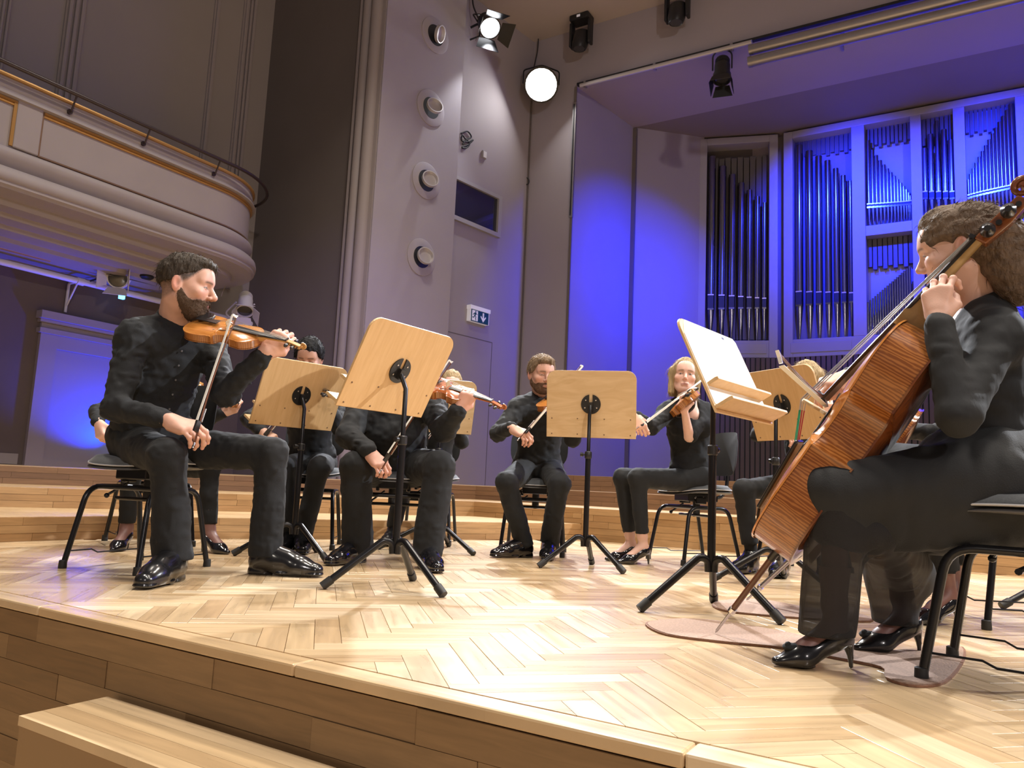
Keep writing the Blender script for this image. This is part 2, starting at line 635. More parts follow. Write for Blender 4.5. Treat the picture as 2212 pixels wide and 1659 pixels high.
def riser_boards(parent, name, pts, z0, z1, rows, lens, material, th=.014, x_lim=None):
    for a, b in zip(pts[:-1], pts[1:]):
        a, b = np.array(a, float), np.array(b, float)
        L = np.linalg.norm(b - a)
        d = (b - a) / L
        n = (d[1], -d[0])
        for r in range(rows):
            za = z0 + (z1 - z0) * r / rows + .0008
            zb = z0 + (z1 - z0) * (r + 1) / rows - .0008
            s = -random.random() * lens[0]
            while s < L:
                e = s + random.uniform(*lens)
                s0, s1 = max(s, 0) + .0008, min(e, L) - .0008
                if L - s1 < .08:
                    s1 = L - .0008
                    e = L
                if s1 - s0 > .03:
                    plank(parent, name, a + d * s0, a + d * s1, za, zb, n, th + random.uniform(-.002, .002), material,
                          random.random())
                s = e


# ---- stage floor with its parquet
floor = empty('floor_stage', (0, 0, 0), kind='structure')
MB().bbox(-9.3, 5., 1.41, 15.2, -.95, -.009).build('subfloor', 'riser_wood', floor)
STAGE_Y = 1.395
# border strip along the stage edge, laid in lengths
_s = -9.
while _s < 4.9:
    _e = min(_s + random.uniform(.9, 1.5), 4.9)
    me = piece_mesh('edge_strip', [(_s + .001, STAGE_Y, -.03), (_e - .001, STAGE_Y, -.03), (_e - .001, STAGE_Y + .075, -.03), (_s + .001, STAGE_Y + .075, -.03),
                                   (_s + .001, STAGE_Y, 0), (_e - .001, STAGE_Y, 0), (_e - .001, STAGE_Y + .075, 0), (_s + .001, STAGE_Y + .075, 0)],
                    BOXF, [(0, 0, 0), (_e - _s, 0, 0), (_e - _s, .07, 0), (0, .07, 0)] * 2, [random.random()] * 8, 'parquet')
    o = bpy.data.objects.new('edge_strip', me)
    link(o, floor)
    _b = o.modifiers.new('bevel', 'BEVEL'); _b.width = .006; _b.segments = 2
    _s = _e


def inside_stage(x, y):
    if x < -4.85 or y > 6.42 or x > 3.2:
        return False
    return not (y > 2.9 and x < -4.83 + (y - 2.9) * .53)


PW, PN = .0745, 5
PLN = PW * PN
r2 = math.sqrt(.5)
blocks = []
for gx in range(-160, 160):
    for gy in range(-160, 160):
        s = (gx - gy) % (2 * PN)
        if s == 0:
            a0, b0, da, db = gx * PW, gy * PW, PLN, PW
            hor = True
        elif s == 2 * PN - 1:
            a0, b0, da, db = gx * PW, gy * PW, PW, PLN
            hor = False
        else:
            continue
        ca, cb = a0 + da / 2, b0 + db / 2
        cx, cy = (ca - cb) * r2 - 1.0, (ca + cb) * r2 + 2.6
        if cy < 1.25 or not inside_stage(cx, cy):
            continue
        blocks.append((math.hypot(cx + .5, cy - 1.2) if cy > 1.5 else 0, cx, cy, hor))
blocks.sort()


def clip_low(poly, y0):
    out = []
    for i in range(len(poly)):
        a, b = poly[i], poly[(i + 1) % len(poly)]
        if a[1] >= y0:
            out.append(a)
        if (a[1] >= y0) != (b[1] >= y0):
            t = (y0 - a[1]) / (b[1] - a[1])
            out.append((a[0] + (b[0] - a[0]) * t, y0))
    return out


g = .0007
hl, hw = PLN / 2 - g, PW / 2 - g
bv = .0008
_loc = [(-hl, -hw), (hl, -hw), (hl, hw), (-hl, hw)]
_top = [(-hl + bv, -hw + bv), (hl - bv, -hw + bv), (hl - bv, hw - bv), (-hl + bv, hw - bv)]
SHV = [(x, y, -.009) for x, y in _loc] + [(x, y, -.0005) for x, y in _loc] + [(x, y, 0) for x, y in _top]
SHF = [(0, 1, 5, 4), (1, 2, 6, 5), (2, 3, 7, 6), (3, 0, 4, 7), (4, 5, 9, 8), (5, 6, 10, 9), (6, 7, 11, 10), (7, 4, 8, 11), (8, 9, 10, 11)]
shared_block = piece_mesh('parquet_block', SHV, SHF, [(x, y, 0) for x, y, z in SHV], [0.] * 12, 'parquet')
rest_v, rest_f, rest_g, rest_t = [], [], [], []
count = 0
for dist, cx, cy, hor in blocks:
    ang = PI / 4 if hor else 3 * PI / 4
    ca, sa = math.cos(ang), math.sin(ang)
    wp = [(cx + x * ca - y * sa, cy + x * sa + y * ca) for x, y in _loc]
    ymin = min(p[1] for p in wp)
    yb = STAGE_Y + .0765
    view_ok = -4.6 < cx < 1.1
    if ymin >= yb:
        if count < 290 and view_ok:
            o = bpy.data.objects.new('parquet_block', shared_block)
            link(o, floor)
            o.location = (cx, cy, random.uniform(-.0003, .0003))
            o.rotation_euler = (0, 0, ang)
            count += 1
        else:
            b0 = len(rest_v)
            rest_v += [(cx + x * ca - y * sa, cy + x * sa + y * ca, z) for x, y, z in SHV]
            rest_f += [tuple(i + b0 for i in f) for f in SHF]
            rest_g += [(x, y, 0) for x, y, z in SHV]
            rest_t += [random.random()] * 12
    else:
        poly = clip_low(wp, yb)
        if len(poly) < 3:
            continue
        n = len(poly)
        vs = [(x, y, -.009) for x, y in poly] + [(x, y, 0) for x, y in poly]
        fs = [tuple(range(n, 2 * n))] + [(i, (i + 1) % n, n + (i + 1) % n, n + i) for i in range(n)]
        gc = [((x - cx) * ca + (y - cy) * sa, -(x - cx) * sa + (y - cy) * ca, 0) for x, y, z in vs]
        b0 = len(rest_v)
        rest_v += vs
        rest_f += [tuple(i + b0 for i in f) for f in fs]
        rest_g += gc
        rest_t += [random.random()] * (2 * n)
o = bpy.data.objects.new('parquet', piece_mesh('parquet', rest_v, rest_f, rest_g, rest_t, 'parquet'))
link(o, floor)
o['kind'] = 'stuff'
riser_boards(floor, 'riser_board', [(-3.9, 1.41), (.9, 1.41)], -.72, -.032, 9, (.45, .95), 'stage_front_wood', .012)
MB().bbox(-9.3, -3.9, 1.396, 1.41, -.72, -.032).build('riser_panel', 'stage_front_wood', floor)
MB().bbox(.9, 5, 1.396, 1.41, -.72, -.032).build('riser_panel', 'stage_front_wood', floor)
tag(MB().bbox(-9.3, 9, -8, 1.39, -.8, -.72).build('floor_hall', 'tread_wood'), kind='structure')

# ---- loose step in front of the stage
st = empty('step_block', (-.9, 1.27, -.72), 'low light wooden step standing against the front of the stage', 'step')
MB().bbox(-1.25, 1.7, -.125, .112, 0, .5).build('body', 'stage_front_wood', st)
for k in range(4):
    y0 = -.128 + k * .0602
    me = piece_mesh('tread_board', [(-1.253, y0, .5), (1.7, y0, .5), (1.7, y0 + .0592, .5), (-1.253, y0 + .0592, .5),
                                    (-1.253, y0, .524), (1.7, y0, .524), (1.7, y0 + .0592, .524), (-1.253, y0 + .0592, .524)],
                    BOXF, [(0, 0, 0), (3, 0, 0), (3, .06, 0), (0, .06, 0)] * 2, [.22 + .13 * k] * 8, 'parquet')
    link(bpy.data.objects.new('tread_board', me), st)

# ---- stepped platforms round the stage
Z1, Z2, Z3, Z4 = .14, .28, .425, .60
L1 = [(-4.80, 1.40), (-4.78, 2.95), (-3.06, 6.30)]
L2 = [(-5.95, 1.40), (-5.93, 2.70), (-4.20, 6.25), (5.0, 6.50)]
L3 = [(-7.10, 1.40), (-7.08, 2.40), (-4.75, 7.08), (5.0, 7.30)]
L4 = [(-5.55, 9.0), (-5.15, 8.30), (5.0, 8.45)]


def platform(idx, line, extra, z0, z1, rows, lens, material):
    r = empty('stage_platform', (0, 0, 0), kind='structure')
    MB().prism([*line, *extra], z0, z1).build('deck', 'tread_wood', r)
    riser_boards(r, 'riser_board', line, z0 if idx != 1 else 0., z1 - .002, rows, lens, material, .012)
    return r


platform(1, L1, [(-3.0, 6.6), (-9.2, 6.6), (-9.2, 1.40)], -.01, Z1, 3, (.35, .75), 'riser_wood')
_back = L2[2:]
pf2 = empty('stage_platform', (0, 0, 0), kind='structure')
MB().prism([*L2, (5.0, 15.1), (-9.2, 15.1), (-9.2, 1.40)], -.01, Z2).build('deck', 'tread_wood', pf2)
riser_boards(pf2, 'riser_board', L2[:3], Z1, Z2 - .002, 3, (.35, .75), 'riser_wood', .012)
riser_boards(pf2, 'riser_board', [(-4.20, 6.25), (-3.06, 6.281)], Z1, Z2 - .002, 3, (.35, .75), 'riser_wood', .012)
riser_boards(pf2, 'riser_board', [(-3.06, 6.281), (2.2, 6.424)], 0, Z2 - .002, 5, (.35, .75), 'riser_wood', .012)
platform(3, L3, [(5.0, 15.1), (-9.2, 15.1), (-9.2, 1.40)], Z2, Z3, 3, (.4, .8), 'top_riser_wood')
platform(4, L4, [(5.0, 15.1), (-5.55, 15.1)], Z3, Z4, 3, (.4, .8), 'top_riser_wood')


# ---- walls
def wall(name, p, q, z0, z1, material, th=.12, parent=None, kind='structure'):
    p, q = np.array(p, float), np.array(q, float)
    d = (q - p) / np.linalg.norm(q - p)
    n = np.array([-d[1], d[0]]) * th           # thickness goes behind (left of p->q)
    poly = [p, q, q + n, p + n]
    return MB().prism(poly, z0, z1).build(name, material, parent, kind=kind if parent is None else None)


CEIL = 8.10
wall('wall_left', (-9.0, -8.), (-9.0, 7.27), -.7, 9.6, 'wall_upper', .2)
wl = bpy.data.objects['wall_left']
# lower zone of the side wall is a darker brown
tag(MB().bbox(-9.0, -8.985, -8., 7.27, -.7, 2.55).build('wall_left_dado', 'wall_brown'), kind='structure')
wall('wall_proscenium', (-9.2, 7.27), (-7.15, 7.27), .2, 9.6, 'wall_taupe', .3)  # unlit wall, its shade is put into the darker colour
# moulded column between the dark wall and the white panel
cb = MB()
cb.bbox(-7.16, -6.72, 7.24, 7.45, .2, 9.0)
cb.bbox(-7.155, -7.115, 7.205, 7.3, .2, 9.0)
cb.build('trim_1', 'plaster', kind='structure')
for cx, rr in ((-7.025, .075), (-6.86, .085)):
    MB().lathe([(rr, .2), (rr, 9.0)], 20, origin=(cx, 7.24, 0)).build('flute', 'plaster', bpy.data.objects['trim_1'])

n4 = np.array([.988, -.156, 0.])
d4 = np.array([.156, .988, 0.])
P3a, P3b = np.array([-6.70, 7.255]), np.array([-6.468, 8.725])
wall('wall_vent_panel', P3a, P3b, .2, CEIL + .8, 'wall_white', .16)
P4a = np.array([-6.95, 7.6]); K4 = np.array([-6.456, 10.738])
wall('wall_side_splay', K4 - d4[:2] * 3.2, K4, .2, CEIL + .1, 'wall_splay', .12)
portal = empty('wall_portal', (-6.5, 10.738, 0), kind='structure')
wp_ = lambda *a: MB().bbox(*a)
MB().bbox(.0, .9, 0, .25, .2, 7.98 + .2).build('jamb', 'wall_splay', portal)
MB().bbox(.9, 11.6, 0, .25, 7.07, 8.18).build('header', 'wall_splay', portal)
wall('wall_inner_splay', (-5.60, 10.75), (-5.31, 12.55), .2, 7.09, 'wall_splay', .12)
wall('wall_corner', (-5.31, 12.55), (-4.30, 13.508), .2, 7.09, 'wall_splay', .12)
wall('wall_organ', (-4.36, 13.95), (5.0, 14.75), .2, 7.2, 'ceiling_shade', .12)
tag(MB().bbox(-9.2, 5.2, 9.0, 10.738, CEIL, CEIL + .06).build('ceiling_stage', 'ceiling_beige'), kind='structure')
tag(MB().bbox(-9.2, 5.2, 5.0, 9.0, CEIL + .3, CEIL + .36).build('ceiling_hall', 'ceiling_beige'), kind='structure')
tag(MB().bbox(-5.9, 5.1, 10.9, 12.52, 7.07, 7.13).build('ceiling_canopy', 'ceiling_mauve'), kind='structure')
tag(MB().bbox(-5.9, 5.1, 12.52, 15.0, 7.09, 7.15).build('ceiling_organ', 'ceiling_shade'), kind='structure')  # same flat ceiling, the shadow over the organ put into a darker colour
# edge mouldings on the splayed walls
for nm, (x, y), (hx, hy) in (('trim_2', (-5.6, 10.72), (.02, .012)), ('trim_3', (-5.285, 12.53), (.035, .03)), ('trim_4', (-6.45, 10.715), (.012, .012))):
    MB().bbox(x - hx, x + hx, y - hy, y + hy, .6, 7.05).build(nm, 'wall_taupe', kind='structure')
# vertical slot on the portal jamb
MB().bbox(-5.635, -5.575, 10.70, 10.738, 4.8, 6.78).build('trim_5', 'grey_metal', kind='structure')
MB().bbox(-5.62, -5.60, 10.695, 10.70, 4.83, 6.75).build('slot', 'black_plastic', bpy.data.objects['trim_5'])


def on4(y, z, off=0.):
    """point on the splayed side wall at hall depth y"""
    t = (y - K4[1]) / d4[1]
    p = np.array([K4[0], K4[1], 0]) + d4 * t + n4 * off
    return np.array([p[0], p[1], z])


# flush service door in the splayed wall, drawn by its joints
dr = empty('door_1', tuple(on4(9.55, Z3)), kind='structure')
_o = np.array(dr.location)
def strip4(parent, name, y0, y1, z0, z1, th, material, off=0.):
    a, b = on4(y0, 0, off), on4(y1, 0, off)
    base = np.array(parent.location)
    poly = [a[:2], b[:2], (b + n4 * th)[:2], (a + n4 * th)[:2]]
    return MB().prism([p - base[:2] for p in poly], z0 - base[2], z1 - base[2]).build(name, material, parent)
strip4(dr, 'door_leaf', 8.75, 10.025, Z3, 2.655, .004, 'wall_splay')
strip4(dr, 'joint', 8.75, 10.037, 2.655, 2.668, .006, 'wall_taupe')
strip4(dr, 'joint', 10.027, 10.037, Z3, 2.655, .006, 'wall_taupe')
# control-room window that mirrors the blue organ
wn = empty('window_1', tuple(on4(9.53, 4.42)), kind='structure')
strip4(wn, 'pane', 8.95, 9.985, 4.44, 5.005, .01, 'dark_glass')
strip4(wn, 'frame', 8.90, 10.06, 4.375, 4.44, .05, 'case_white')
strip4(wn, 'frame', 8.90, 10.06, 5.005, 5.06, .05, 'case_white')
strip4(wn, 'frame', 9.985, 10.06, 4.44, 5.005, .05, 'case_white')
# little wall box
sb = empty('wall_socket', tuple(on4(9.62, 5.62, .0)), 'small white box on the pale splayed wall above the window', 'box')
strip4(sb, 'cover', 9.575, 9.665, 5.56, 5.68, .03, 'case_white')
strip4(sb, 'lid', 9.585, 9.655, 5.57, 5.67, .036, 'lamp_white')

# ---- lit niche in the side wall under the balcony
nd = empty('door_2', (-8.985, 5.2, Z3), kind='structure')
def nb(name, y0, y1, z0, z1, th, material):
    return MB().bbox(0, th, y0 - 5.2, y1 - 5.2, z0 - Z3, z1 - Z3).build(name, material, nd)
nb('panel', 4.66, 5.86, .50, 1.745, .008, 'niche_panel')
nb('jamb', 4.47, 4.66, Z3, 1.745, .05, 'niche_panel')
nb('jamb', 5.86, 6.05, Z3, 1.745, .05, 'niche_panel')
nb('plinth', 4.66, 5.86, Z3, .50, .03, 'niche_panel')
nb('lintel', 4.47, 6.05, 1.745, 1.90, .05, 'niche_panel')
nb('cornice', 4.44, 6.08, 1.90, 1.955, .085, 'niche_panel')
nb('frieze', 4.47, 6.05, 1.955, 2.02, .04, 'niche_panel')
nb('cornice', 4.44, 6.08, 2.02, 2.06, .07, 'niche_panel')
nb('cornice', 4.42, 6.10, 2.06, 2.145, .12, 'niche_panel')
tag(MB().bbox(-8.985, -8.965, -8., 4.41, .43, .545).build('baseboard_left', 'wall_upper'), kind='structure')

# ---- pilasters on the wall behind the balcony
for yc, ws in ((3.70, (.03, .03)), (4.43, (.045, .045, .05)), (6.29, (.05,)), (6.83, (.05, .035, .05))):
    w = sum(ws) + .025 * (len(ws) - 1)
    t = MB().bbox(-9.0, -8.975, yc - w / 2 - .02, yc + w / 2 + .02, 3.0, 9.4).build('trim_pilaster', 'plaster', kind='structure')
    yy = yc - w / 2
    for wi in ws:
        MB().bbox(-8.98, -8.94, yy, yy + wi, 3.0, 9.4).build('rib', 'plaster', t, bevel=.01)
        yy += wi + .025

# ---- balcony
BX, BY, BR = -7.5, 5.52, .95
bpath = [(BX, -3.0), (BX, 0.), (BX, 2.), (BX, 3.2), (BX, 4.2), (BX, BY)] + arc((BX - BR, BY), BR, 0, 90, 14)[1:] + [(-9.02, BY + BR)]
def path_normals(path):
    out = []
    for i in range(len(path)):
        a = np.array(path[max(i - 1, 0)]); b = np.array(path[min(i + 1, len(path) - 1)])
        d = (b - a) / np.linalg.norm(b - a)
        out.append(np.array([d[1], -d[0]]))
    return out
def sweep(path, prof, name, material, parent, closed=True, angle=25):
    ns = path_normals(path)
    m = len(prof)
    vs, fs = [], []
    for p, n in zip(path, ns):
        for o_, z in prof:
            q = np.array(p) + n * o_
            vs.append((q[0], q[1], z))
    for i in range(len(path) - 1):
        for k in range(m if closed else m - 1):
            k2 = (k + 1) % m
            fs.append((i * m + k, (i + 1) * m + k, (i + 1) * m + k2, i * m + k2))
    if closed:
        fs.append(tuple(range(m))); fs.append(tuple(reversed(range((len(path) - 1) * m, len(path) * m))))
    return MB().add(vs, fs, True).build(name, material, parent, angle=angle)
bal = empty('balcony', (0, 0, 0), kind='structure')
sweep(bpath, [(-.16, 3.955), (.035, 3.955), (.04, 3.94), (.035, 3.925), (-.16, 3.925)], 'top_rail', 'gold', bal)
sweep(bpath, [(-.14, 3.925), (.01, 3.925), (.012, 3.87), (.022, 3.855), (.022, 3.835), (.012, 3.825), (.012, 3.80), (.05, 3.775), (.055, 3.755),
              (.02, 3.745), (0, 3.74), (0, 3.29), (.02, 3.285), (.05, 3.265), (.062, 3.225), (.05, 3.18), (.015, 3.125), (.0, 3.10), (-.14, 3.10)],
      'parapet', 'plaster', bal, angle=50)
sweep(bpath, [(-.14, 3.10), (0, 3.10), (.075, 3.085), (.115, 3.05), (.13, 3.0), (.125, 2.955), (.11, 2.945), (.112, 2.915), (.09, 2.90), (.085, 2.885), (.02, 2.875),
              (-.14, 2.86), (-.16, 2.80), (-.34, 2.79), (-.36, 2.745), (-.55, 2.735), (-.57, 2.69), (-.8, 2.68), (-.82, 2.64), (-1.6, 2.62), (-1.6, 3.10)],
      'soffit', 'plaster', bal, angle=50)
sub = [p for p in bpath if p[1] > 3.3]
sub = [(BX, 3.53)] + sub[:-1]
sweep(sub, [(0, 3.742), (.022, 3.74), (.024, 3.722), (.008, 3.715), (.02, 3.705), (.014, 3.692), (0, 3.69)], 'gold_moulding', 'gold', bal)
sweep(sub, [(0, 3.318), (.016, 3.314), (.016, 3.300), (0, 3.296)], 'dark_moulding', 'gold_dark', bal)
MB().bbox(BX, BX + .016, 3.515, 3.53, 3.30, 3.74).build('dark_moulding', 'gold_dark', bal)
sub2 = [(BX, -3.), (BX, 0.), (BX, 3.0), (BX, 3.285)]
sweep(sub2, [(0, 3.742), (.022, 3.74), (.024, 3.722), (.008, 3.715), (.02, 3.705), (.014, 3.692), (0, 3.69)], 'gold_moulding', 'gold', bal)
MB().bbox(BX, BX + .02, 3.262, 3.29, 3.31, 3.74).build('gold_moulding', 'gold', bal)
MB().bbox(BX, BX + .028, 3.29, 3.515, 3.30, 3.76).build('stile', 'plaster', bal, bevel=.012)
ns_ = path_normals(bpath)
rail = [(*(np.array(p) + n * (.125 + .06 * max(0, min(1, (p[1] - BY) / .8)))), 4.0) for p, n in zip(bpath, ns_)][:-2]
MB().tube(rail, .021, 10).build('handrail', 'rail_dark', bal)
for yb in (1.9, 2.9, 3.745, 4.52, 5.40):
    i = None
    if yb <= BY:
        p, n = np.array([BX, yb]), np.array([1., 0.])
    else:
        a = math.asin(min(1, (yb - BY) / BR)); p = np.array([BX - BR + BR * math.cos(a), BY + BR * math.sin(a)]); n = np.array([math.cos(a), math.sin(a)])
    pts = [(*(p + n * .02), 3.845), (*(p + n * .055), 3.85), (*(p + n * .125), 3.995)]
    MB().tube(pts, .009, 8).tube([(*(p + n * .015), 3.845), (*(p + n * .035), 3.845)], .026, 10).build('rail_bracket', 'rail_dark', bal)
a = math.radians(78); p = np.array([BX - BR + BR * math.cos(a), BY + BR * math.sin(a)]); n = np.array([math.cos(a), math.sin(a)])
MB().tube([(*(p + n * .02), 3.90), (*(p + n * .06), 3.90), (*(p + n * .125), 3.995)], .009, 8).build('rail_bracket', 'rail_dark', bal)
# gilt rail fixed under the soffit near the wall
_a = PL(0, 532, (-8.6, 0, 0), (1, 0, 0)); _b = PL(108, 563, (-8.6, 0, 0), (1, 0, 0))
tag(MB().tube([(-8.6, 2.6, _a[2]), (-8.6, _b[1], _a[2])], .03, 8).tube([(-8.66, 2.6, _a[2] + .04), (-8.66, _b[1], _a[2] + .04)], .02, 8)
    .build('curtain_rail', 'gold'), 'short gilded rail fixed under the balcony at the left edge', 'rail')
# ================================================================== ORGAN
class Local:
    """local frame on a wall: s along, d towards the viewer, z up"""
    def __init__(self, o, t):
        self.o = np.array([o[0], o[1], 0.])
        self.t = nrm([t[0], t[1], 0.])
        self.n = np.array([self.t[1], -self.t[0], 0.])
    def p(self, s, d, z):
        return self.o + self.t * s + self.n * d + np.array([0, 0, z])
    def px(self, x, y):
        q = PL(x, y, self.o, self.n)
        return (q - self.o) @ self.t, q[2]
    def box(self, mb, s0, s1, d0, d1, z0, z1):
        poly = [self.p(s0, d0, 0)[:2], self.p(s1, d0, 0)[:2], self.p(s1, d1, 0)[:2], self.p(s0, d1, 0)[:2]]
        return mb.prism(poly, z0, z1)


def organ_pipe(parent, loc, s, d, r, zf, zm0, zm1, zt, taper=False, mouth=True):
    c = loc.p(s, d, 0)
    prof = [(r * .16, zf), (r * .2, zf + .02), (r, zm0 - .01), (r, zm1), (r * (.55 if taper else 1.), zt), (r * .9 * (.55 if taper else 1.), zt), (1e-7, zt - .004)]
    o = MB().lathe(prof, 14, origin=c).build('pipe', 'pipe_tin', parent, angle=35)
    if mouth:
        m = MB()
        loc.box(m, s - r * .72, s + r * .72, d + r * .72, d + r * 1.03, zm0 + .0, zm1)
        m.build('pipe_mouth', 'pipe_mouth', o)
        m = MB()
        loc.box(m, s - r * .78, s + r * .78, d + r * .7, d + r * 1.1, zm1, zm1 + .02)
        m.build('upper_lip', 'pipe_cap', o)
        m = MB()
        loc.box(m, s - r * .78, s + r * .78, d + r * .7, d + r * 1.12, zm0 - .03, zm0)
        m.build('lower_lip', 'pipe_tin', o)
    return o


def frame_bay(parent, loc, s0, s1, z0, z1, dep=.30, back='organ_inside'):
    m = MB()
    loc.box(m, s0, s1, -dep - .03, -dep, z0, z1)
    m.build('back_panel', back, parent)


def rails(parent, loc, rects, name='case_frame', dep=.34, mt='case_white'):
    for (s0, s1, z0, z1) in rects:
        m = MB()
        loc.box(m, s0, s1, -dep, 0, z0, z1)
        m.build(name, mt, parent, bevel=.008)


# -- narrow case standing at an angle on the left
CZ0, CZ1 = 2.885, 7.05
oc1 = empty('organ_case', (-4.36, 13.45, CZ0), 'narrow pale organ case with seven tall pipes, left of the blue organ', 'organ', 'organ cases on the back wall')
oc1.location = (0, 0, 0)
LA = Local((-4.36, 13.452), (.955, .295))
WA = 1.385
rails(oc1, LA, [(0, .13, CZ0, CZ1), (WA - .15, WA, CZ0, CZ1), (.13, WA - .15, CZ1 - .13, CZ1), (.13, WA - .15, CZ0, 3.20)])
m = MB(); LA.box(m, .17, WA - .19, 0, .012, 2.96, 3.14); m.build('bottom_panel', 'case_white', oc1, bevel=.005)
frame_bay(oc1, LA, .1, WA - .1, CZ0, CZ1)
for k in range(10):
    m = MB(); LA.box(m, .13 + k * .111, .13 + k * .111 + .095, -.27, -.2, 3.25, 6.72 + .02 * (k % 2)); m.build('wooden_pipe', 'pipe_dark', oc1)
for i, (cx, w, top, cap, low) in enumerate(((195, 85, 415, 425, 580), (325, 85, 530, 430, 575), (445, 78, 630, 437, 570), (555, 72, 728, 445, 567),
                                            (655, 66, 815, 453, 567), (750, 60, 890, 458, 565), (837, 55, 965, 463, 565))):
    s, _ = LA.px(1500 + cx / 5.53, 560 + cap / 5.53)
    zc = LA.px(1500 + cx / 5.53, 560 + cap / 5.53)[1]
    zl = LA.px(1500 + cx / 5.53, 560 + low / 5.53)[1]
    zt = LA.px(1500 + cx / 5.53, 260 + top / 5.53)[1]
    organ_pipe(oc1, LA, s, -.10, w / 5.53 / 122 / 2 * 1.08, 3.21, zl, zc, zt)

# -- wide case along the back wall
oc2 = empty('organ_case', (0, 0, 0), 'wide blue-lit organ case with several bays of pipes behind the cellist', 'organ', 'organ cases on the back wall')
LB = Local((-2.94, 13.86), (1, 0))
SX = lambda px, py: LB.px(px, py)[0]
ZB = lambda px, py: LB.px(px, py)[1]
b1 = (SX(1712, 500), SX(1841, 500)); b2 = (SX(1868, 380), SX(1968, 380)); b3 = (SX(1991, 350), SX(2061, 350)); b4 = (SX(2086, 330), SX(2197, 330))
b5 = (SX(2222, 330), SX(2320, 330))
WB = 7.4
ZT = CZ1 - .13
zm_a, zm_b = ZB(1910, 505), ZB(1910, 483)
rails(oc2, LB, [(0, b1[0], CZ0, CZ1), (b1[0], WB, ZT, CZ1), (b1[0], WB, CZ0, 3.20), (b1[1], b2[0], 3.2, ZT), (b2[1], b3[0], 3.2, ZT), (b3[1], b4[0], 3.2, ZT),
                (b4[1], b5[0], 3.2, ZT), (b5[1], WB, 3.2, ZT), (b2[0], b2[1], zm_a, zm_b), (b3[0], b3[1], zm_a, zm_b), (b4[0], b4[1], zm_a, zm_b)])
m = MB(); LB.box(m, .12, b1[1] - .03, 0, .012, 2.96, 3.14); m.build('bottom_panel', 'case_white', oc2, bevel=.005)
frame_bay(oc2, LB, .05, WB, CZ0, CZ1, .32, 'case_white')


def valance(bay, z0, z1, n):
    w = (bay[1] - bay[0]) / n
    for k in range(n):
        m = MB()
        LB.box(m, bay[0] + k * w + .008, bay[0] + (k + 1) * w - .008, -.30, -.22, z0 - .05 * (k % 2), z1)
        m.build('wooden_pipe', 'pipe_dark', oc2)


valance(b1, 6.62, ZT, 13); valance(b2, 6.62, ZT, 11); valance(b3, 6.45, ZT, 7); valance(b4, 6.55, ZT, 11)
valance(b2, ZB(1910, 566), zm_a, 9); valance(b3, ZB(2020, 560), zm_a, 6)
for i, (cx, w, cap, low) in enumerate(((1240, 85, 385, 535), (1365, 80, 387, 525), (1480, 74, 389, 517), (1590, 68, 390, 508), (1690, 62, 391, 503), (1780, 56, 393, 495), (1865, 52, 395, 488))):
    x = 1500 + cx / 5.53
    zt = (6.80, 6.66, 6.53, 6.42, 6.25, 6.1, 5.98)[i]
    organ_pipe(oc2, LB, SX(x, 630), -.11, w / 5.53 / 122 / 2 * 1.05, 3.21, ZB(x, 560 + low / 5.53), ZB(x, 560 + cap / 5.53), zt)
n = 14
for i in range(n):
    t = i / (n - 1)
    x = 1875 + (1 - (1 - t) ** 1.25) * 90
    organ_pipe(oc2, LB, SX(x, 400), -.11, .038 - .017 * t, zm_b + .01, ZB(x, 443 - 8 * t), ZB(x, 440 - 8 * t) + .01, 6.66 - 1.1 * t ** .7, mouth=True)
for i, x in enumerate((1997, 2011, 2026, 2041, 2055)):
    organ_pipe(oc2, LB, SX(x, 380), -.11, .045, zm_b + .01, ZB(x, 424), ZB(x, 412), (6.35, 6.58, 6.8, 6.62, 6.42)[i], taper=(i == 2))
n = 14
for i in range(n):
    t = i / (n - 1)
    x = 2091 + t ** 1.15 * 100
    organ_pipe(oc2, LB, SX(x, 380), -.11, .02 + .022 * t, zm_b + .01, ZB(x, 422 - 22 * t), ZB(x, 420 - 22 * t) + .012, 5.7 + 1.15 * t)
n = 18
for i in range(n):
    t = i / (n - 1)
    x = 1873 + t * 92
    organ_pipe(oc2, LB, SX(x, 640), -.11, .014 + .008 * t, 3.21, ZB(x, 690 - 12 * t), ZB(x, 688 - 12 * t) + .01, ZB(1873, 650) + (ZB(1965, 572) - ZB(1873, 650)) * t, mouth=False)
n = 10
for i in range(n):
    t = i / (n - 1)
    organ_pipe(oc2, LB, b3[0] + .03 + t * (b3[1] - b3[0] - .06), -.11, .024 + .004 * t, 3.21, 3.65, 3.68, 4.4 + .35 * t, mouth=(i < 6))

# -- slatted acoustic panel below the organ
sp = empty('wall_slats', (0, 0, 0), kind='structure')
LS = Local((-4.55, 13.36), (.955, .295))
LS2 = Local((-3.02, 13.86), (1, 0))
for k in range(19):
    m = MB(); LS.box(m, .12 + k * .085, .12 + k * .085 + .062, -.04, 0, .62, CZ0); m.build('slat', 'slat_panel', sp)
m = MB(); LS.box(m, 0, 1.65, -.09, -.04, .55, CZ0); m.build('backing', 'pipe_mouth', sp)
for k in range(60):
    m = MB(); LS2.box(m, .03 + k * .085, .03 + k * .085 + .062, -.04, 0, .62, CZ0); m.build('slat', 'slat_panel', sp)
m = MB(); LS2.box(m, 0, 7.4, -.09, -.04, .55, CZ0); m.build('backing', 'pipe_mouth', sp)

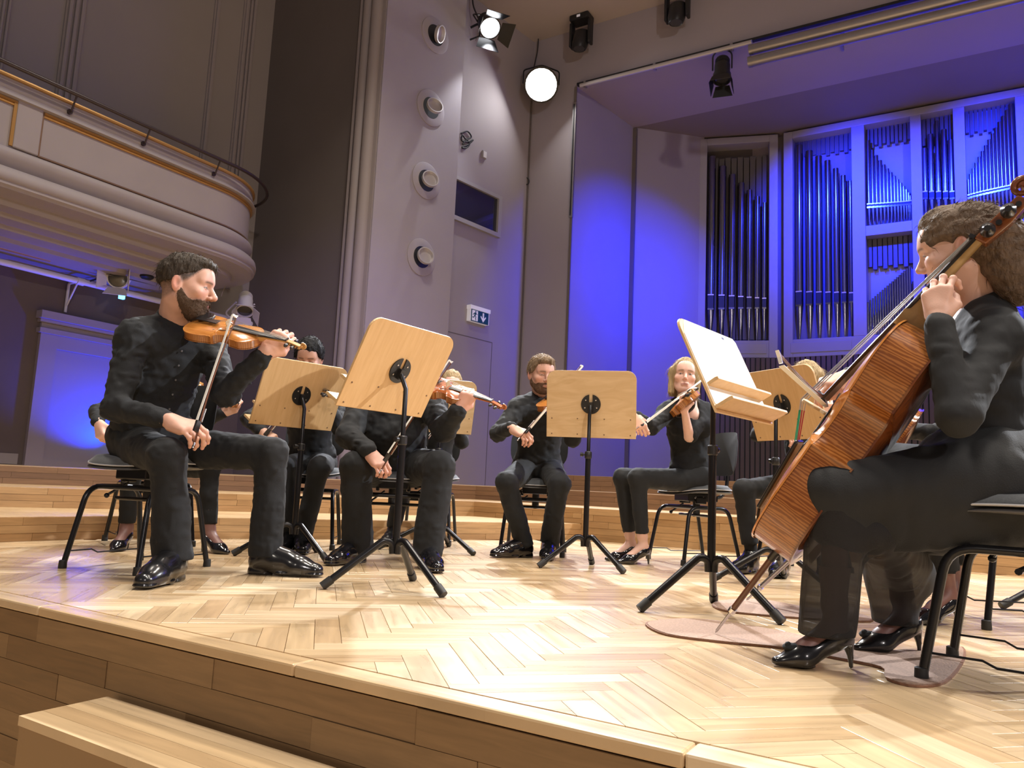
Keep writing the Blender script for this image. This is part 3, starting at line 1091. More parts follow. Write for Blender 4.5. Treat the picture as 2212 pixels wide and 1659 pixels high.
# ================================================================== AIR JETS IN THE WHITE PANEL
L3w = Local(P3a, P3b - P3a)
sv = (8.13 - P3a[1]) / L3w.t[1]
tilts = ((.55, -.35), (-.45, .30), (-.45, .22), (-.35, .20))
for k, z in enumerate((6.81, 5.703, 4.623, 3.517)):
    word = ('topmost', 'second from the top', 'third from the top', 'lowest')[k]
    v = empty('air_nozzle', tuple(L3w.p(sv, 0, z)), 'round swivelling air nozzle in the white panel, %s of four' % word, 'vent', 'air nozzles in the white panel')
    ax = dict(x=L3w.t, y=(0, 0, 1), z=L3w.n)
    MB().lathe([(.262, 0), (.262, .012), (.25, .016), (.152, .016), (.15, .004), (.15, .001)], 40, **ax).build('ring', 'wall_white', v)
    MB().lathe([(.15, .005), (.15, .0175), (1e-7, .0176)], 36, **ax).build('cavity', 'pipe_mouth', v)
    tx, tz = tilts[k]
    ad = nrm(L3w.n + L3w.t * tx * .8 + np.array([0, 0, 1.]) * tz)
    bx, by, bz = basis(np.cross(ad, (0, 0, 1.)), ad)
    c = L3w.n * (.075)
    MB().lathe([(.09, -.01), (.122, .0), (.122, .045), (.108, .045), (.098, .0), (1e-7, -.002)], 30, origin=c, x=bx, y=by, z=ad).build('nozzle', 'alu_light', v)

# ================================================================== EXIT SIGN
ex = empty('exit_sign', tuple(on4(9.65, 2.9, 0)), 'green and white escape sign with running figure and down arrow over the flush door', 'sign')
LX = Local(on4(9.44, 0)[:2], d4[:2]); LX.o = LX.o - np.array(ex.location)
def xs(name, s0, s1, d0, d1, z0, z1, mt):
    m = MB(); LX.box(m, s0, s1, d0, d1, z0 - 2.90, z1 - 2.90); return m.build(name, mt, ex)
LX.o = on4(9.44, 0) - np.array(ex.location)
xs('housing', 0, .43, 0, .07, 2.90, 3.145, 'sign_white')
xs('hood', -.01, .44, 0, .085, 3.085, 3.145, 'sign_white')
pn = xs('panel', .02, .41, .07, .076, 2.90, 3.082, 'sign_green')
def sgn(name, poly, mt='sign_white', d=.078):
    o = LX.o; m = MB()
    m.prism(poly, .0765, d, o=LX.o * np.array([1, 1, 0]), x=LX.t, y=(0, 0, 1), z=LX.n)
    return m.build(name, mt, pn)
sgn('doorway', [(.035, .012), (.165, .012), (.165, .172), (.035, .172)])
figure = [[(.105, .148), (.118, .148), (.124, .157), (.118, .168), (.105, .168), (.099, .158)],
          [(.085, .10), (.105, .085), (.13, .135), (.112, .147), (.092, .138)],
          [(.092, .138), (.068, .125), (.052, .10), (.058, .095), (.075, .113), (.095, .122)],
          [(.118, .128), (.135, .11), (.155, .112), (.154, .12), (.138, .12), (.122, .14)],
          [(.085, .10), (.072, .07), (.04, .068), (.04, .056), (.08, .056), (.098, .088)],
          [(.095, .09), (.112, .07), (.105, .045), (.12, .018), (.132, .018), (.12, .048), (.126, .075), (.108, .095)]]
for f in figure:
    sgn('figure', f, 'sign_green', .0795)
sgn('arrow', [(.272, .165), (.272, .075), (.235, .115), (.225, .098), (.288, .018), (.352, .098), (.342, .115), (.304, .075), (.304, .165)])

# ================================================================== LAMPS
def barn_doors(parent, c, ax, r, L, mt, angs=(30, 30, 30, 30), w=1.):
    """four flaps round a lamp mouth; ax = (x,y,z) with z the beam direction"""
    x, y, z = ax
    for k, (u, v) in enumerate(((x, y), (-x, -y), (y, -x), (-y, x))):
        a = math.radians(angs[k])
        out = z * math.cos(a) + u * math.sin(a)
        nn = np.cross(v, out)
        m = MB().prism([(-r * .8 * w, 0), (r * .8 * w, 0), (r * 1.15 * w, L), (-r * 1.15 * w, L)], -.003, .003, o=c + u * r, x=v, y=out, z=nn)
        m.build('barn_door', mt, parent)


def theatre_lamp(name, label, pos, aim, r, length, body, lens, yoke_up=None, doors=None, dl=.12, group=None):
    """tubular stage lantern: pos = centre of the body"""
    pos = np.asarray(pos, float); z = nrm(np.asarray(aim, float) - pos)
    o = empty(name, tuple(pos), label, 'lamp', group)
    x, y, _ = basis(np.cross(z, (0, 0, 1.)), (0, 0, 1.)) if abs(z[2]) < .95 else (np.array([1., 0, 0]), np.array([0, 1., 0]), None)
    x = nrm(np.cross((0, 0, 1.), z)); y = np.cross(z, x)
    prof = [(r * .55, -length * .5), (r * .8, -length * .47), (r * .82, -length * .2), (r * .95, -length * .18), (r * .95, length * .25), (r * 1.1, length * .27), (r * 1.1, length * .5),
            (r * .98, length * .5), (r * .95, length * .42)]
    MB().lathe(prof, 22, x=x, y=y, z=z).build('housing', body, o)
    MB().lathe([(r * .95, length * .40), (r * .95, length * .43), (r * .5, length * .455), (1e-7, length * .46)], 22, x=x, y=y, z=z).build('lens', lens, o)
    for k in range(3):
        MB().lathe([(r * .84, -length * (.42 - .08 * k)), (r * .9, -length * (.41 - .08 * k)), (r * .9, -length * (.39 - .08 * k)), (r * .84, -length * (.38 - .08 * k))], 22, x=x, y=y, z=z).build('cooling_fin', body, o)
    if doors:
        barn_doors(o, z * length * .5, (x, y, z), r * 1.05, dl, body, doors)
    if yoke_up is not None:
        up = np.asarray(yoke_up, float)
        top = up
        pts = [x * r * 1.15, x * r * 1.15 + top * .7, top, -x * r * 1.15 + top * .7, -x * r * 1.15]
        MB().tube(bend(pts, .05), .012, 8).build('yoke', body, o)
    return o


# glaring spotlight in the corner of the portal, looking at the stage
gpos = np.array([-6.12, 10.45, 7.10])
gl = theatre_lamp('spotlight', 'glaring white spotlight in the corner of the portal', gpos, CAM + np.array([-.6, 1.5, .2]), .26, .46, 'black_metal', 'lens_on', (0, 0, .34), None, group='stage spotlights')
# lit spotlight with barn doors beside the white panel
lp = np.array([-6.22, 8.95, 7.35])
bl = theatre_lamp('spotlight', 'lit black spotlight with open barn doors beside the white panel', lp, lp + np.array([.62, -.42, -.82]), .15, .34, 'black_metal', 'lens_lit', (-.2, .1, .28), (62, 18, 38, 30), .20, group='stage spotlights')
MB().tube([(-6.5, 8.9, 7.35), (-6.34, 8.95, 7.42)], .018, 8).tube([(-6.5, 8.9, 7.15), (-6.36, 8.95, 7.2), (-6.36, 8.95, 7.42)], .014, 8).build('wall_arm', 'black_metal')
wa = bpy.data.objects['wall_arm']; wa.parent = bl; wa.location = -Vector(lp)
# black lantern on the track under the portal header
tp = PL(1560, 150, (0, 10.66, 0), (0, 1, 0))
theatre_lamp('spotlight', 'black spotlight with barn doors hanging from the long track', tp, tp + np.array([.05, -.25, -1.]), .12, .40, 'black_plastic', 'lens_dark', (0, 0, 7.055 - tp[2]), (14, 14, 22, 22), .16, group='stage spotlights')


def moving_head(label, pos, top):
    o = empty('moving_light', tuple(pos), label, 'lamp', 'black moving lights under the ceiling')
    MB().bbox(-.17, .17, -.12, .12, top - .10, top).build('base', 'black_plastic', o, bevel=.02)
    MB().bbox(-.19, -.14, -.07, .07, -.13, top - .1).build('yoke_arm', 'black_plastic', o, bevel=.02)
    MB().bbox(.14, .19, -.07, .07, -.13, top - .1).build('yoke_arm', 'black_plastic', o, bevel=.02)
    MB().lathe([(.07, .16), (.13, .12), (.135, -.10), (.115, -.2), (.10, -.22), (.09, -.21)], 22, z=(0, .25, .97)).build('head', 'black_plastic', o)
    MB().lathe([(.09, -.212), (.05, -.205), (1e-7, -.2)], 20, z=(0, .25, .97)).build('lens', 'lens_dark', o)
    MB().bbox(-.03, .03, -.125, -.115, top - .07, top - .03).build('display', 'sign_white', o)
    return o


for (px, py), lb in (((1255, 84), 'black moving light close to the glaring spotlight'), ((1463, 26), 'black moving light at the top edge, above the track')):
    c = PL(px, py, (0, 10.45, 0), (0, 1, 0))
    moving_head(lb, c, CEIL - c[2])
# track along the lower edge of the portal header
tr = empty('lighting_track', (-4.2, 10.70, 7.07), 'long dark and pale lighting track along the portal header', 'track')
MB().bbox(-1.36, 9.5, -.035, .03, -.02, .02).build('channel', 'black_plastic', tr)
MB().tube([(-1.28, -.06, -.06), (1.5, -.06, -.06)], .035, 10).build('conduit', 'alu_light', tr)
for s in (-1.2, 0, 1.2):
    MB().bbox(s - .02, s + .02, -.07, .0, -.1, .0).build('clip', 'grey_metal', tr)
# twin screen housings
for k, (pa, lb) in enumerate((((1622, 108), 'upper of the two long grey screen tubes under the portal'), ((1620, 134), 'lower of the two long grey screen tubes under the portal'))):
    c = PL(*pa, (0, 10.50, 0), (0, 1, 0))
    s = empty('screen_housing', tuple(c), lb, 'screen roller', 'grey screen tubes')
    MB().lathe([(.074, 0), (.074, 8.)], 22, x=(0, 1, 0), y=(0, 0, 1), z=(1, 0, 0)).build('tube', 'grey_metal', s)
    MB().lathe([(.078, -.02), (.078, .03), (.05, .031)], 22, x=(0, 1, 0), y=(0, 0, 1), z=(1, 0, 0)).build('end_cap', 'grey_metal', s)
    for q in (1.2, 4.5):
        MB().bbox(q - .02, q + .02, -.02, .24, -.03, .03).build('bracket', 'grey_metal', s)

# ---- bar and lanterns under the balcony
pb = PL(0, 565, (-8.735, 0, 0), (1, 0, 0))
bar = empty('lighting_bar', (-8.735, 4.6, pb[2]), 'white lighting bar bracketed to the brown wall under the balcony', 'rail')
MB().tube([(0, -3.5, 0), (0, 2.55, 0)], .035, 12).build('pipe', 'lamp_white', bar)
for yb in (-1.4, .12, 1.8):
    MB().tube(bend([(-.232, yb, -.34), (-.225, yb, .0), (-.0, yb, .0)], .03), .016, 8).tube([(-.23, yb, -.28), (-.05, yb, -.02)], .010, 8).build('bracket', 'lamp_white', bar)
    MB().lathe([(.045, -.04), (.045, .04)], 12, origin=(0, yb, 0), x=(1, 0, 0), y=(0, 0, 1), z=(0, 1, 0)).build('coupler', 'lamp_white', bar)
MB().bbox(-.02, .02, .60, .66, -.085, -.04).build('indicator', 'lens_blue', bar)
w1 = PL(258, 600, (-8.55, 0, 0), (1, 0, 0))
theatre_lamp('spotlight', 'white spotlight with barn doors under the balcony', w1, w1 + np.array([.8, -.62, -.28]), .105, .30, 'lamp_white', 'lens_dark', np.array([-8.70, w1[1] + .02, pb[2]]) - w1, (10, 34, 40, 28), .15, group='lanterns under the balcony')
w2 = PL(530, 655, (-8.35, 0, 0), (1, 0, 0))
theatre_lamp('spotlight', 'white spotlight tipped steeply down, right of the bearded violinist', w2, w2 + np.array([.45, -.35, -.75]), .10, .34, 'lamp_white', 'lens_dark', np.array([-8.70, min(w2[1] + .05, 7.0), pb[2]]) - w2, (30, 20, 42, 40), .15, group='lanterns under the balcony')
w3 = PL(318, 582, (-8.3, 0, 0), (1, 0, 0))
pr = empty('mini_light', tuple(w3), 'small black moving light hanging from the balcony soffit', 'lamp')
MB().bbox(-.13, .13, -.13, .13, .05, .09).build('plate', 'black_plastic', pr, bevel=.01)
MB().lathe([(.06, .05), (.07, -.02), (.085, -.07), (.08, -.10), (.05, -.12)], 18).build('head', 'black_plastic', pr)
MB().tube([(0, 0, .09), (0, 0, .30)], .012, 8).build('stem', 'black_plastic', pr)
MB().sphere((.062, -.03, .0), .012, 10).build('indicator', 'sign_white', pr)
# floor flood in the niche
ff = empty('floor_light', (-8.62, 5.42, Z3), 'small black floor light glowing blue in front of the niche', 'lamp')
MB().bbox(-.11, .11, -.13, .13, .03, .13).build('housing', 'black_plastic', ff, bevel=.012)
MB().bbox(-.09, .09, -.11, .11, .128, .134).build('lens', 'lens_blue', ff)
MB().tube(bend([(.0, -.15, .1), (0, -.15, 0.008), (0, .15, 0.008), (0, .15, .1)], .03), .008, 8).build('stand', 'black_plastic', ff)

# ---- loose cables
def cable(label, pts, r=.008, mt='cable'):
    pts = [np.asarray(p, float) for p in pts]
    out = []
    for i in range(len(pts) - 1):
        p0, p1, p2, p3 = pts[max(i - 1, 0)], pts[i], pts[i + 1], pts[min(i + 2, len(pts) - 1)]
        for k in range(6):
            t = k / 6
            out.append(.5 * (2 * p1 + (p2 - p0) * t + (2 * p0 - 5 * p1 + 4 * p2 - p3) * t * t + (3 * p1 - p0 - 3 * p2 + p3) * t ** 3))
    out.append(pts[-1])
    return tag(MB().tube(out, r, 6).build('cable', mt), label, 'cable')


def wpx(pts, off):
    return [PL(x, y, np.array([K4[0], K4[1], 0]) + n4 * off, n4) for x, y in pts]


cable('coiled black cable hanging beside the white panel edge', wpx([(996, 288), (1010, 284), (1018, 296), (1006, 300), (999, 292), (998, 304), (1012, 306), (1022, 302), (1012, 312), (998, 318), (1006, 320), (1014, 312), (1008, 302), (1000, 312)], .02), .012)
cable('thin black cable dangling by the portal corner, below the glaring spotlight', [PL(x, y, (0, 10.70, 0), (0, 1, 0)) for x, y in ((1131, 250), (1128, 330), (1127, 380), (1132, 398), (1141, 397), (1142, 388), (1136, 384), (1128, 392))], .011)
cable('thin black cable running from the ceiling to the glaring spotlight', [PL(x, y, (0, 10.66, 0), (0, 1, 0)) for x, y in ((1163, 84), (1161, 110), (1156, 135), (1150, 160))], .010)
cable('black leads hanging above the lit barn door spotlight', [PL(x, y, (0, 8.95, 0), (0, 1, 0)) for x, y in ((1020, -20), (1022, 10), (1030, 32), (1036, 45))], .012)
cable('slack black cable looped on the bar beside the white spotlight', [PL(x, y, (-8.62, 0, 0), (1, 0, 0)) for x, y in ((195, 607), (215, 600), (224, 590), (222, 578), (240, 574))], .012)
cable('pale thin wire hanging from the balcony end to the wall', [PL(x, y, (-8.2, 0, 0), (1, 0, 0)) for x, y in ((541, 452), (534, 490), (530, 540), (512, 575), (486, 620), (478, 640))], .005, 'pale_wire')
# ================================================================== CHAIRS
def make_chair():
    """orchestra chair facing +y, origin on the floor"""
    c = empty('orchestra_chair', (0, 0, 0))
    # seat: wide pad on a shell, slightly saddle-shaped
    def pad(z0, th, grow, name, mt, dome):
        nx, ny = 20, 16
        vs, fs = [], []
        hw, hd = .225 + grow, .205 + grow
        for layer in (0, 1):
            for j in range(ny + 1):
                for i in range(nx + 1):
                    u, v = -1 + 2 * i / nx, -1 + 2 * j / ny
                    # squircle plan
                    k = 1 / max(1e-6, (abs(u) ** 3.4 + abs(v) ** 3.4) ** (1 / 3.4)) * max(abs(u), abs(v)) if (u or v) else 1
                    x, y = u * k * hw, v * k * hd
                    e = max(abs(u), abs(v))
                    z = z0 + .012 * (u * u) - .012 * max(v, 0) ** 2 - .010 * max(-v, 0) * 0
                    if layer:
                        z += th + dome * (1 - e ** 4) - (th * .8) * max(0, (e - .86) / .14) ** 2
                    vs.append((x, y, z))
        m = (nx + 1) * (ny + 1)
        for j in range(ny):
            for i in range(nx):
                a = j * (nx + 1) + i
                fs.append((a, a + nx + 1, a + nx + 2, a + 1))
                fs.append((m + a, m + a + 1, m + a + nx + 2, m + a + nx + 1))
        ring = [i for i in range(nx + 1)] + [(j + 1) * (nx + 1) - 1 for j in range(1, ny + 1)] + [ny * (nx + 1) + i for i in range(nx - 1, -1, -1)] + [j * (nx + 1) for j in range(ny - 1, 0, -1)]
        for q in range(len(ring)):
            a, b = ring[q], ring[(q + 1) % len(ring)]
            fs.append((a, b, m + b, m + a))
        return MB().add(vs, fs, True).build(name, mt, c, angle=60), [vs[i] for i in ring]
    pad(.452, .016, 0, 'seat_shell', 'seat_shell', 0)
    s, ring = pad(.468, .030, -.002, 'seat', 'seat_fabric', .014)
    pr = [(x * 1.0, y * 1.0, z + .003) for x, y, z in ring]
    MB().tube(pr + [pr[0]], .0035, 6, cap=False).build('piping', 'piping', s)
    # backrest on its stem
    nx, nz = 14, 10
    vs, fs = [], []
    for layer in (0, 1):
        for j in range(nz + 1):
            for i in range(nx + 1):
                u, v = -1 + 2 * i / nx, -1 + 2 * j / nz
                k = 1 / max(1e-6, (abs(u) ** 3.2 + abs(v) ** 3.2) ** (1 / 3.2)) * max(abs(u), abs(v)) if (u or v) else 1
                x, z = u * k * .205, .73 + v * k * .15
                e = max(abs(u), abs(v))
                y = -.235 - .10 * (z - .58) + .05 * u * u + .02 * (1 - v * v)
                if layer:
                    y -= .028 * (1 - e ** 6) + .004
                vs.append((x, y, z))
    m = (nx + 1) * (nz + 1)
    for j in range(nz):
        for i in range(nx):
            a = j * (nx + 1) + i
            fs.append((a, a + 1, a + nx + 2, a + nx + 1)); fs.append((m + a, m + a + nx + 1, m + a + nx + 2, m + a + 1))
    ring = [i for i in range(nx + 1)] + [(j + 1) * (nx + 1) - 1 for j in range(1, nz + 1)] + [nz * (nx + 1) + i for i in range(nx - 1, -1, -1)] + [j * (nx + 1) for j in range(nz - 1, 0, -1)]
    for q in range(len(ring)):
        a, b = ring[q], ring[(q + 1) % len(ring)]
        fs.append((b, a, m + a, m + b))
    MB().add(vs, fs, True).build('backrest', 'seat_back', c, angle=60)
    MB().tube(bend([(0, -.10, .425), (0, -.22, .43), (0, -.265, .50), (0, -.275, .72)], .06), .013, 8).build('back_stem', 'black_metal', c)
    # tilt mechanism
    me = MB().bbox(-.085, .085, -.11, .10, .40, .452).bbox(-.06, .06, -.15, -.09, .40, .44).bbox(-.10, -.08, -.03, .05, .385, .43).bbox(.08, .10, -.03, .05, .385, .43).build('mechanism', 'black_metal', c, bevel=.006)
    for sx in (-1, 1):
        for yy in (-.07, -.01, .05):
            MB().lathe([(.009, 0), (.009, .006), (.005, .008)], 10, origin=(sx * .085, yy, .425), x=(0, 1, 0), y=(0, 0, 1), z=(sx, 0, 0)).build('bolt', 'steel', me)
    MB().lathe([(.012, 0), (.012, .05), (.022, .052), (.024, .075), (.01, .08)], 12, origin=(.1, -.05, .41), x=(0, 1, 0), y=(0, 0, 1), z=(1, 0, 0)).build('adjusting_knob', 'black_plastic', c)
    MB().tube([(.05, .05, .385), (.12, .09, .33), (.125, .093, .325)], .006, 8).sphere((.127, .095, .322), .012, 10).build('lever', 'black_metal', c)
    MB().tube([(0, -.02, .30), (0, -.02, .40)], .024, 12).build('gas_column', 'black_plastic', c)
    # legs: one bent tube on each side, joined by two rails
    for sx in (-1, 1):
        pts = [(sx * .205, .215, .012), (sx * .175, .155, .362), (sx * .172, -.145, .362), (sx * .200, -.225, .012)]
        MB().tube(bend(pts, .07, 6), .0125, 10).build('leg_frame', 'black_metal', c)
        for (x, y) in ((sx * .2055, .217), (sx * .2005, -.227)):
            MB().lathe([(.017, 0), (.018, .004), (.0165, .034), (.0125, .036)], 12, origin=(x, y, 0)).build('rubber_foot', 'rubber', c)
        w = [(sx * .196, .203, .075), (sx * .195, .08, .075), (sx * .19, .05, .06), (sx * .192, -.213, .06)]
        MB().tube(w, .0035, 6).build('wire_stretcher', 'black_metal', c)
    for yy in (.11, -.10):
        MB().tube([(-.174, yy, .362), (.174, yy, .362)], .0115, 10).build('cross_rail', 'black_metal', c)
    MB().tube([(-.165, .0, .31), (.165, .0, .31)], .009, 8).build('cross_rail', 'black_metal', c)
    return c


CHAIR = None


def chair(center, face, label, zs=1.):
    """center = plan point under the seat, face = plan direction the sitter looks"""
    global CHAIR
    if CHAIR is None:
        CHAIR = make_chair()
        o = CHAIR
    else:
        o = copy_tree(CHAIR)
    a = math.atan2(-face[0], face[1])
    o.location = (center[0], center[1], 0)
    o.rotation_euler = (0, 0, a)
    o.scale = (1, 1, zs)
    tag(o, label, 'chair', 'orchestra chairs on the stage')
    return o


# ================================================================== MUSIC STANDS
def music_stand(label, foot, back, tilt, zc, legang, width=.53, height=.365, leglen=.31, hub=.17, wood='board_beech', sheet=False, lean=(0, 0)):
    """foot = plan point of the pole, back = plan direction the back of the board faces, tilt from upright, zc = height of board centre"""
    nb = nrm([back[0], back[1], 0.])
    r = np.cross(np.array([0, 0, 1.]), nb)            # to the right seen from the front... horizontal along the board
    up = np.array([0, 0, math.cos(tilt)]) + nb * math.sin(tilt)
    nn = np.cross(r, up)                              # normal, points to the back side or front
    if nn @ nb < 0:
        nn = -nn
    s = empty('music_stand', (foot[0], foot[1], 0), label, 'music stand', 'wooden music stands')
    # board: rounded upper corners, origin at pole
    bc = -nb * .0 + np.array([0, 0, zc]) + nn * .055 * -1
    hw, hh, cr = width / 2, height / 2, .055
    poly = [(-hw, -hh), (hw, -hh), (hw, hh - cr)] + [(hw - cr + cr * math.cos(a), hh - cr + cr * math.sin(a)) for a in np.linspace(0, PI / 2, 8)[1:]] + \
           [(-hw + cr + cr * math.cos(a), hh - cr + cr * math.sin(a)) for a in np.linspace(PI / 2, PI, 8)] + [(-hw, hh - cr)]
    # faces in wood, rim in paler ply
    fr = frame(bc, r, up, nn)
    b = bpy.data.objects.new('board', MB().prism(poly, -.0055, .0055).mesh('board', wood))
    link(b, s); b.matrix_basis = fr
    bm_ = b.modifiers.new('bevel', 'BEVEL'); bm_.width = .002; bm_.segments = 2; bm_.limit_method = 'ANGLE'
    rim = MB()
    k = len(poly)
    rv = [(x * 1.0025, y * 1.0025, z) for z in (-.0045, .0045) for x, y in poly]
    rim.add(rv, [(i, (i + 1) % k, k + (i + 1) % k, k + i) for i in range(k)])
    o = rim.build('rim', 'board_edge', b)
    # two ledges on the front (front is -nn)
    for zz, dep in ((-hh + .01, .075), (-hh + .105, .05)):
        lp = [(-.0055, 0), (-.0055 - dep, .004), (-.0055 - dep, .016), (-.0055 - dep + .012, .018), (-.0055, .014)]
        m = MB().prism([(q[0], q[1]) for q in lp], -hw + .012 * (dep < .06), hw - .012 * (dep < .06), o=(0, zz, 0), x=(0, 0, 1), y=(0, 1, 0), z=(1, 0, 0))
        m.build('ledge', 'board_edge', b, bevel=.002)
    for sx in (-.44, -.15, .15, .44):
        for zz in (-hh + .02, -hh + .112):
            MB().lathe([(.004, 0), (.004, .002), (.001, .0025)], 8, origin=(sx * width, zz, .0055)).build('screw', 'gold_dark', b)
    # clamp disc with its slot, on the back
    disc = [(.058 * math.cos(a), .058 * math.sin(a)) for a in np.linspace(math.radians(100), math.radians(440), 34)]
    disc = disc + [(.011, .0), (-.011, .0)]
    cl = MB().prism(disc, .0058, .012).build('clamp_disc', 'black_plastic', b)
    MB().bbox(-.013, .013, -.035, .012, .012, .03).build('clamp_block', 'black_plastic', cl)
    for q in ((-.035, -.02), (.035, -.02), (-.03, .025), (.03, .025)):
        MB().lathe([(.0045, 0), (.0045, .003), (.001, .004)], 8, origin=(*q, .012)).build('bolt', 'steel', cl)
    # pole
    head = bc + nn * .022 + up * (-.01)
    top = np.array([0, 0, zc - .06])
    MB().tube([(0, 0, zc * .62), top, head], .0105, 12).build('inner_pole', 'black_metal', s)
    MB().tube([(0, 0, hub - .03), (0, 0, zc * .70)], .0160, 14).build('pole', 'black_metal', s)
    co = MB().lathe([(.0165, zc * .665), (.0205, zc * .67), (.0205, zc * .705), (.0165, zc * .71)], 16).build('collar', 'black_plastic', s)
    MB().lathe([(.006, .015), (.006, .03), (.012, .031), (.012, .045), (.006, .047)], 12, origin=(0, 0, zc * .69), x=(0, 0, 1), y=np.cross(-r, (0, 0, 1.)), z=-r).build('wing_screw', 'black_plastic', co)
    # legs
    for k in range(3):
        a = legang + k * 2 * PI / 3
        d = np.array([math.cos(a), math.sin(a), 0])
        pts = [d * .012 + [0, 0, hub - .045], d * .015 + [0, 0, hub + .0], d * .05 + [0, 0, hub + .012], d * leglen + [0, 0, .018]]
        lg = MB().tube(bend(pts, .05, 6), .0150, 12).build('leg', 'black_metal', s)
        e = d * leglen + np.array([0, 0, .018]); dd = nrm(pts[3] - pts[2])
        MB().tube([e - dd * .035, e + dd * .012], .0185, 12).build('rubber_tip', 'rubber', lg)
    if sheet:
        sh = MB()
        sh.prism([(-hw + .012, -hh + .03), (hw - .006, -hh + .03), (hw - .006, hh - .075), (hw - .045, hh - .02), (hw - .06, hh - .004), (-hw + .03, hh - .004), (-hw + .012, hh - .02)], -.0085, -.0058)
        p = sh.mesh('sheet_music', 'paper')
        o = bpy.data.objects.new('sheet_music', p)
        COL.objects.link(o)
        o.matrix_world = Matrix.Translation((foot[0], foot[1], 0)) @ fr
        tag(o, 'bright white sheet music lying on the stand in front of the cellist', 'sheet music')
        MB().bbox(-hw + .135, -hw + .155, hh - .03, hh - .02, -.0092, -.0085).build('clip_mark', 'ink', o)
    return s


def plan(px, py, d):
    p = D(px, py, d)
    return (p[0], p[1])


def locdir(r, f):
    v = R0 * r + F0 * f
    return (v[0], v[1])


def stand_feet(feet):
    P = [G(*f) for f in feet]
    c = sum(P) / len(P)
    return c, math.atan2(P[0][1] - c[1], P[0][0] - c[0]), np.mean([np.linalg.norm(p - c) for p in P])


BH = .398
c, a, l = stand_feet([(684, 1268), (970, 1283), (880, 1253)])
music_stand('large tilted wooden music stand left of centre, foremost of all the stands', (-2.126, 2.586), (.998, -.066), math.radians(27.7), .905, a, leglen=l, hub=.19, height=.408)
c, a, l = stand_feet([(510, 1200), (712, 1213), (692, 1193)])
music_stand('tilted wooden music stand between the bearded violinist and the foremost stand', (-3.315, 3.138), (.976, -.219), math.radians(22.6), .892, a, leglen=l, height=BH)
c, a, l = stand_feet([(1170, 1226), (1378, 1238), (1278, 1220)])
music_stand('music stand seen square from behind, hiding half of the bearded man at the back', (-1.954, 4.063), (.317, -.949), math.radians(9.9), .939, a, leglen=l, wood='board_maple', height=BH)
c, a, l = stand_feet([(1383, 1320), (1713, 1345), (1532, 1302)])
music_stand('music stand with two ledges turned towards the cellist, white sheet on it', (-.915, 3.035), (-.989, .149), math.radians(25), .912, a, leglen=l, hub=.20, sheet=True, height=.408)
music_stand('wooden music stand partly hidden behind the white sheet and the cello', (-.946, 4.274), (-.553, -.833), math.radians(20.4), .936, math.radians(215), leglen=.33, height=BH)
music_stand('small pale music stand half hidden behind the big violinist', (-3.124, 4.192), (.773, -.634), math.radians(15.4), .953, math.radians(-10), leglen=.36, wood='board_maple', height=.372, width=.49)
P = G(2165, 1316)
music_stand('music stand at the right edge of which only a leg shows', (P[0] + .30, P[1] + .22), locdir(-.8, .5), math.radians(27), .92, math.radians(215), leglen=.36)

# ================================================================== BOWED STRINGS
OUT_HALF = [(0, .0), (.0, .10), (.012, .165), (.05, .235), (.115, .278), (.20, .292), (.29, .284), (.37, .262), (.425, .258), (.447, .262),
            (.452, .238), (.472, .196), (.515, .165), (.57, .155), (.62, .163), (.66, .188), (.683, .222),
            (.70, .218), (.75, .226), (.81, .236), (.87, .226), (.92, .196), (.965, .14), (.99, .075), (1., .03)]


def outline(L, sub=3, wide=1.):
    pts = []
    P = OUT_HALF
    corners = {9, 16}
    for i in range(len(P) - 1):
        p0 = P[i - 1] if i > 0 and i not in corners else P[i]
        p1, p2 = P[i], P[i + 1]
        p3 = P[i + 2] if i + 2 < len(P) and (i + 1) not in corners else P[i + 1]
        for k in range(sub):
            t = k / sub
            q = [.5 * (2 * p1[j] + (p2[j] - p0[j]) * t + (2 * p0[j] - 5 * p1[j] + 4 * p2[j] - p3[j]) * t * t + (3 * p1[j] - p0[j] - 3 * p2[j] + p3[j]) * t ** 3) for j in (0, 1)]
            pts.append((q[1] * L * wide, q[0] * L))
    pts.append((P[-1][1] * L * wide, L))
    right = pts
    left = [(-x, y) for x, y in reversed(right)]
    return right[1:] + left[:-1]


def plate(ol, L, z0, arch, sign, th):
    """arched plate over the outline; sign +1 bulges up"""
    n = len(ol)
    rings = [(1.0, 0.), (.965, .0), (.93, .12), (.82, .45), (.62, .78), (.38, .95), (.15, 1.)]
    vs, fs = [], []
    for s, h in rings:
        for x, y in ol:
            vs.append((x * s, L * .5 + (y - L * .5) * (s if s > .9 else .9 * s + .09), z0 + sign * (th + arch * h)))
    for r in range(len(rings) - 1):
        for i in range(n):
            j = (i + 1) % n
            q = (r * n + i, r * n + j, (r + 1) * n + j, (r + 1) * n + i)
            fs.append(q if sign > 0 else q[::-1])
    top = tuple((len(rings) - 1) * n + i for i in range(n))
    fs.append(top if sign > 0 else top[::-1])
    b = len(vs)
    for x, y in ol:
        vs.append((x, y, z0))
    for i in range(n):
        j = (i + 1) % n
        q = (b + i, b + j, j, i)
        fs.append(q if sign > 0 else q[::-1])
    return vs, fs


def scroll_shape(mb, o, sz, width):
    """volute turned in the y/z plane at the neck end, o = centre"""
    pts, rs = [], []
    for k in range(30):
        t = k / 29
        a = -PI * .75 + t * 2 * PI * 1.75
        r = sz * (1.0 - .78 * t)
        pts.append((o[0], o[1] + r * math.cos(a), o[2] + r * math.sin(a)))
        rs.append(sz * (.32 - .12 * t))
    mb.tube(pts, rs, 8)
    mb.lathe([(sz * .18, -width / 2), (sz * .18, width / 2)], 10, origin=o, x=(0, 1, 0), y=(0, 0, 1), z=(1, 0, 0))


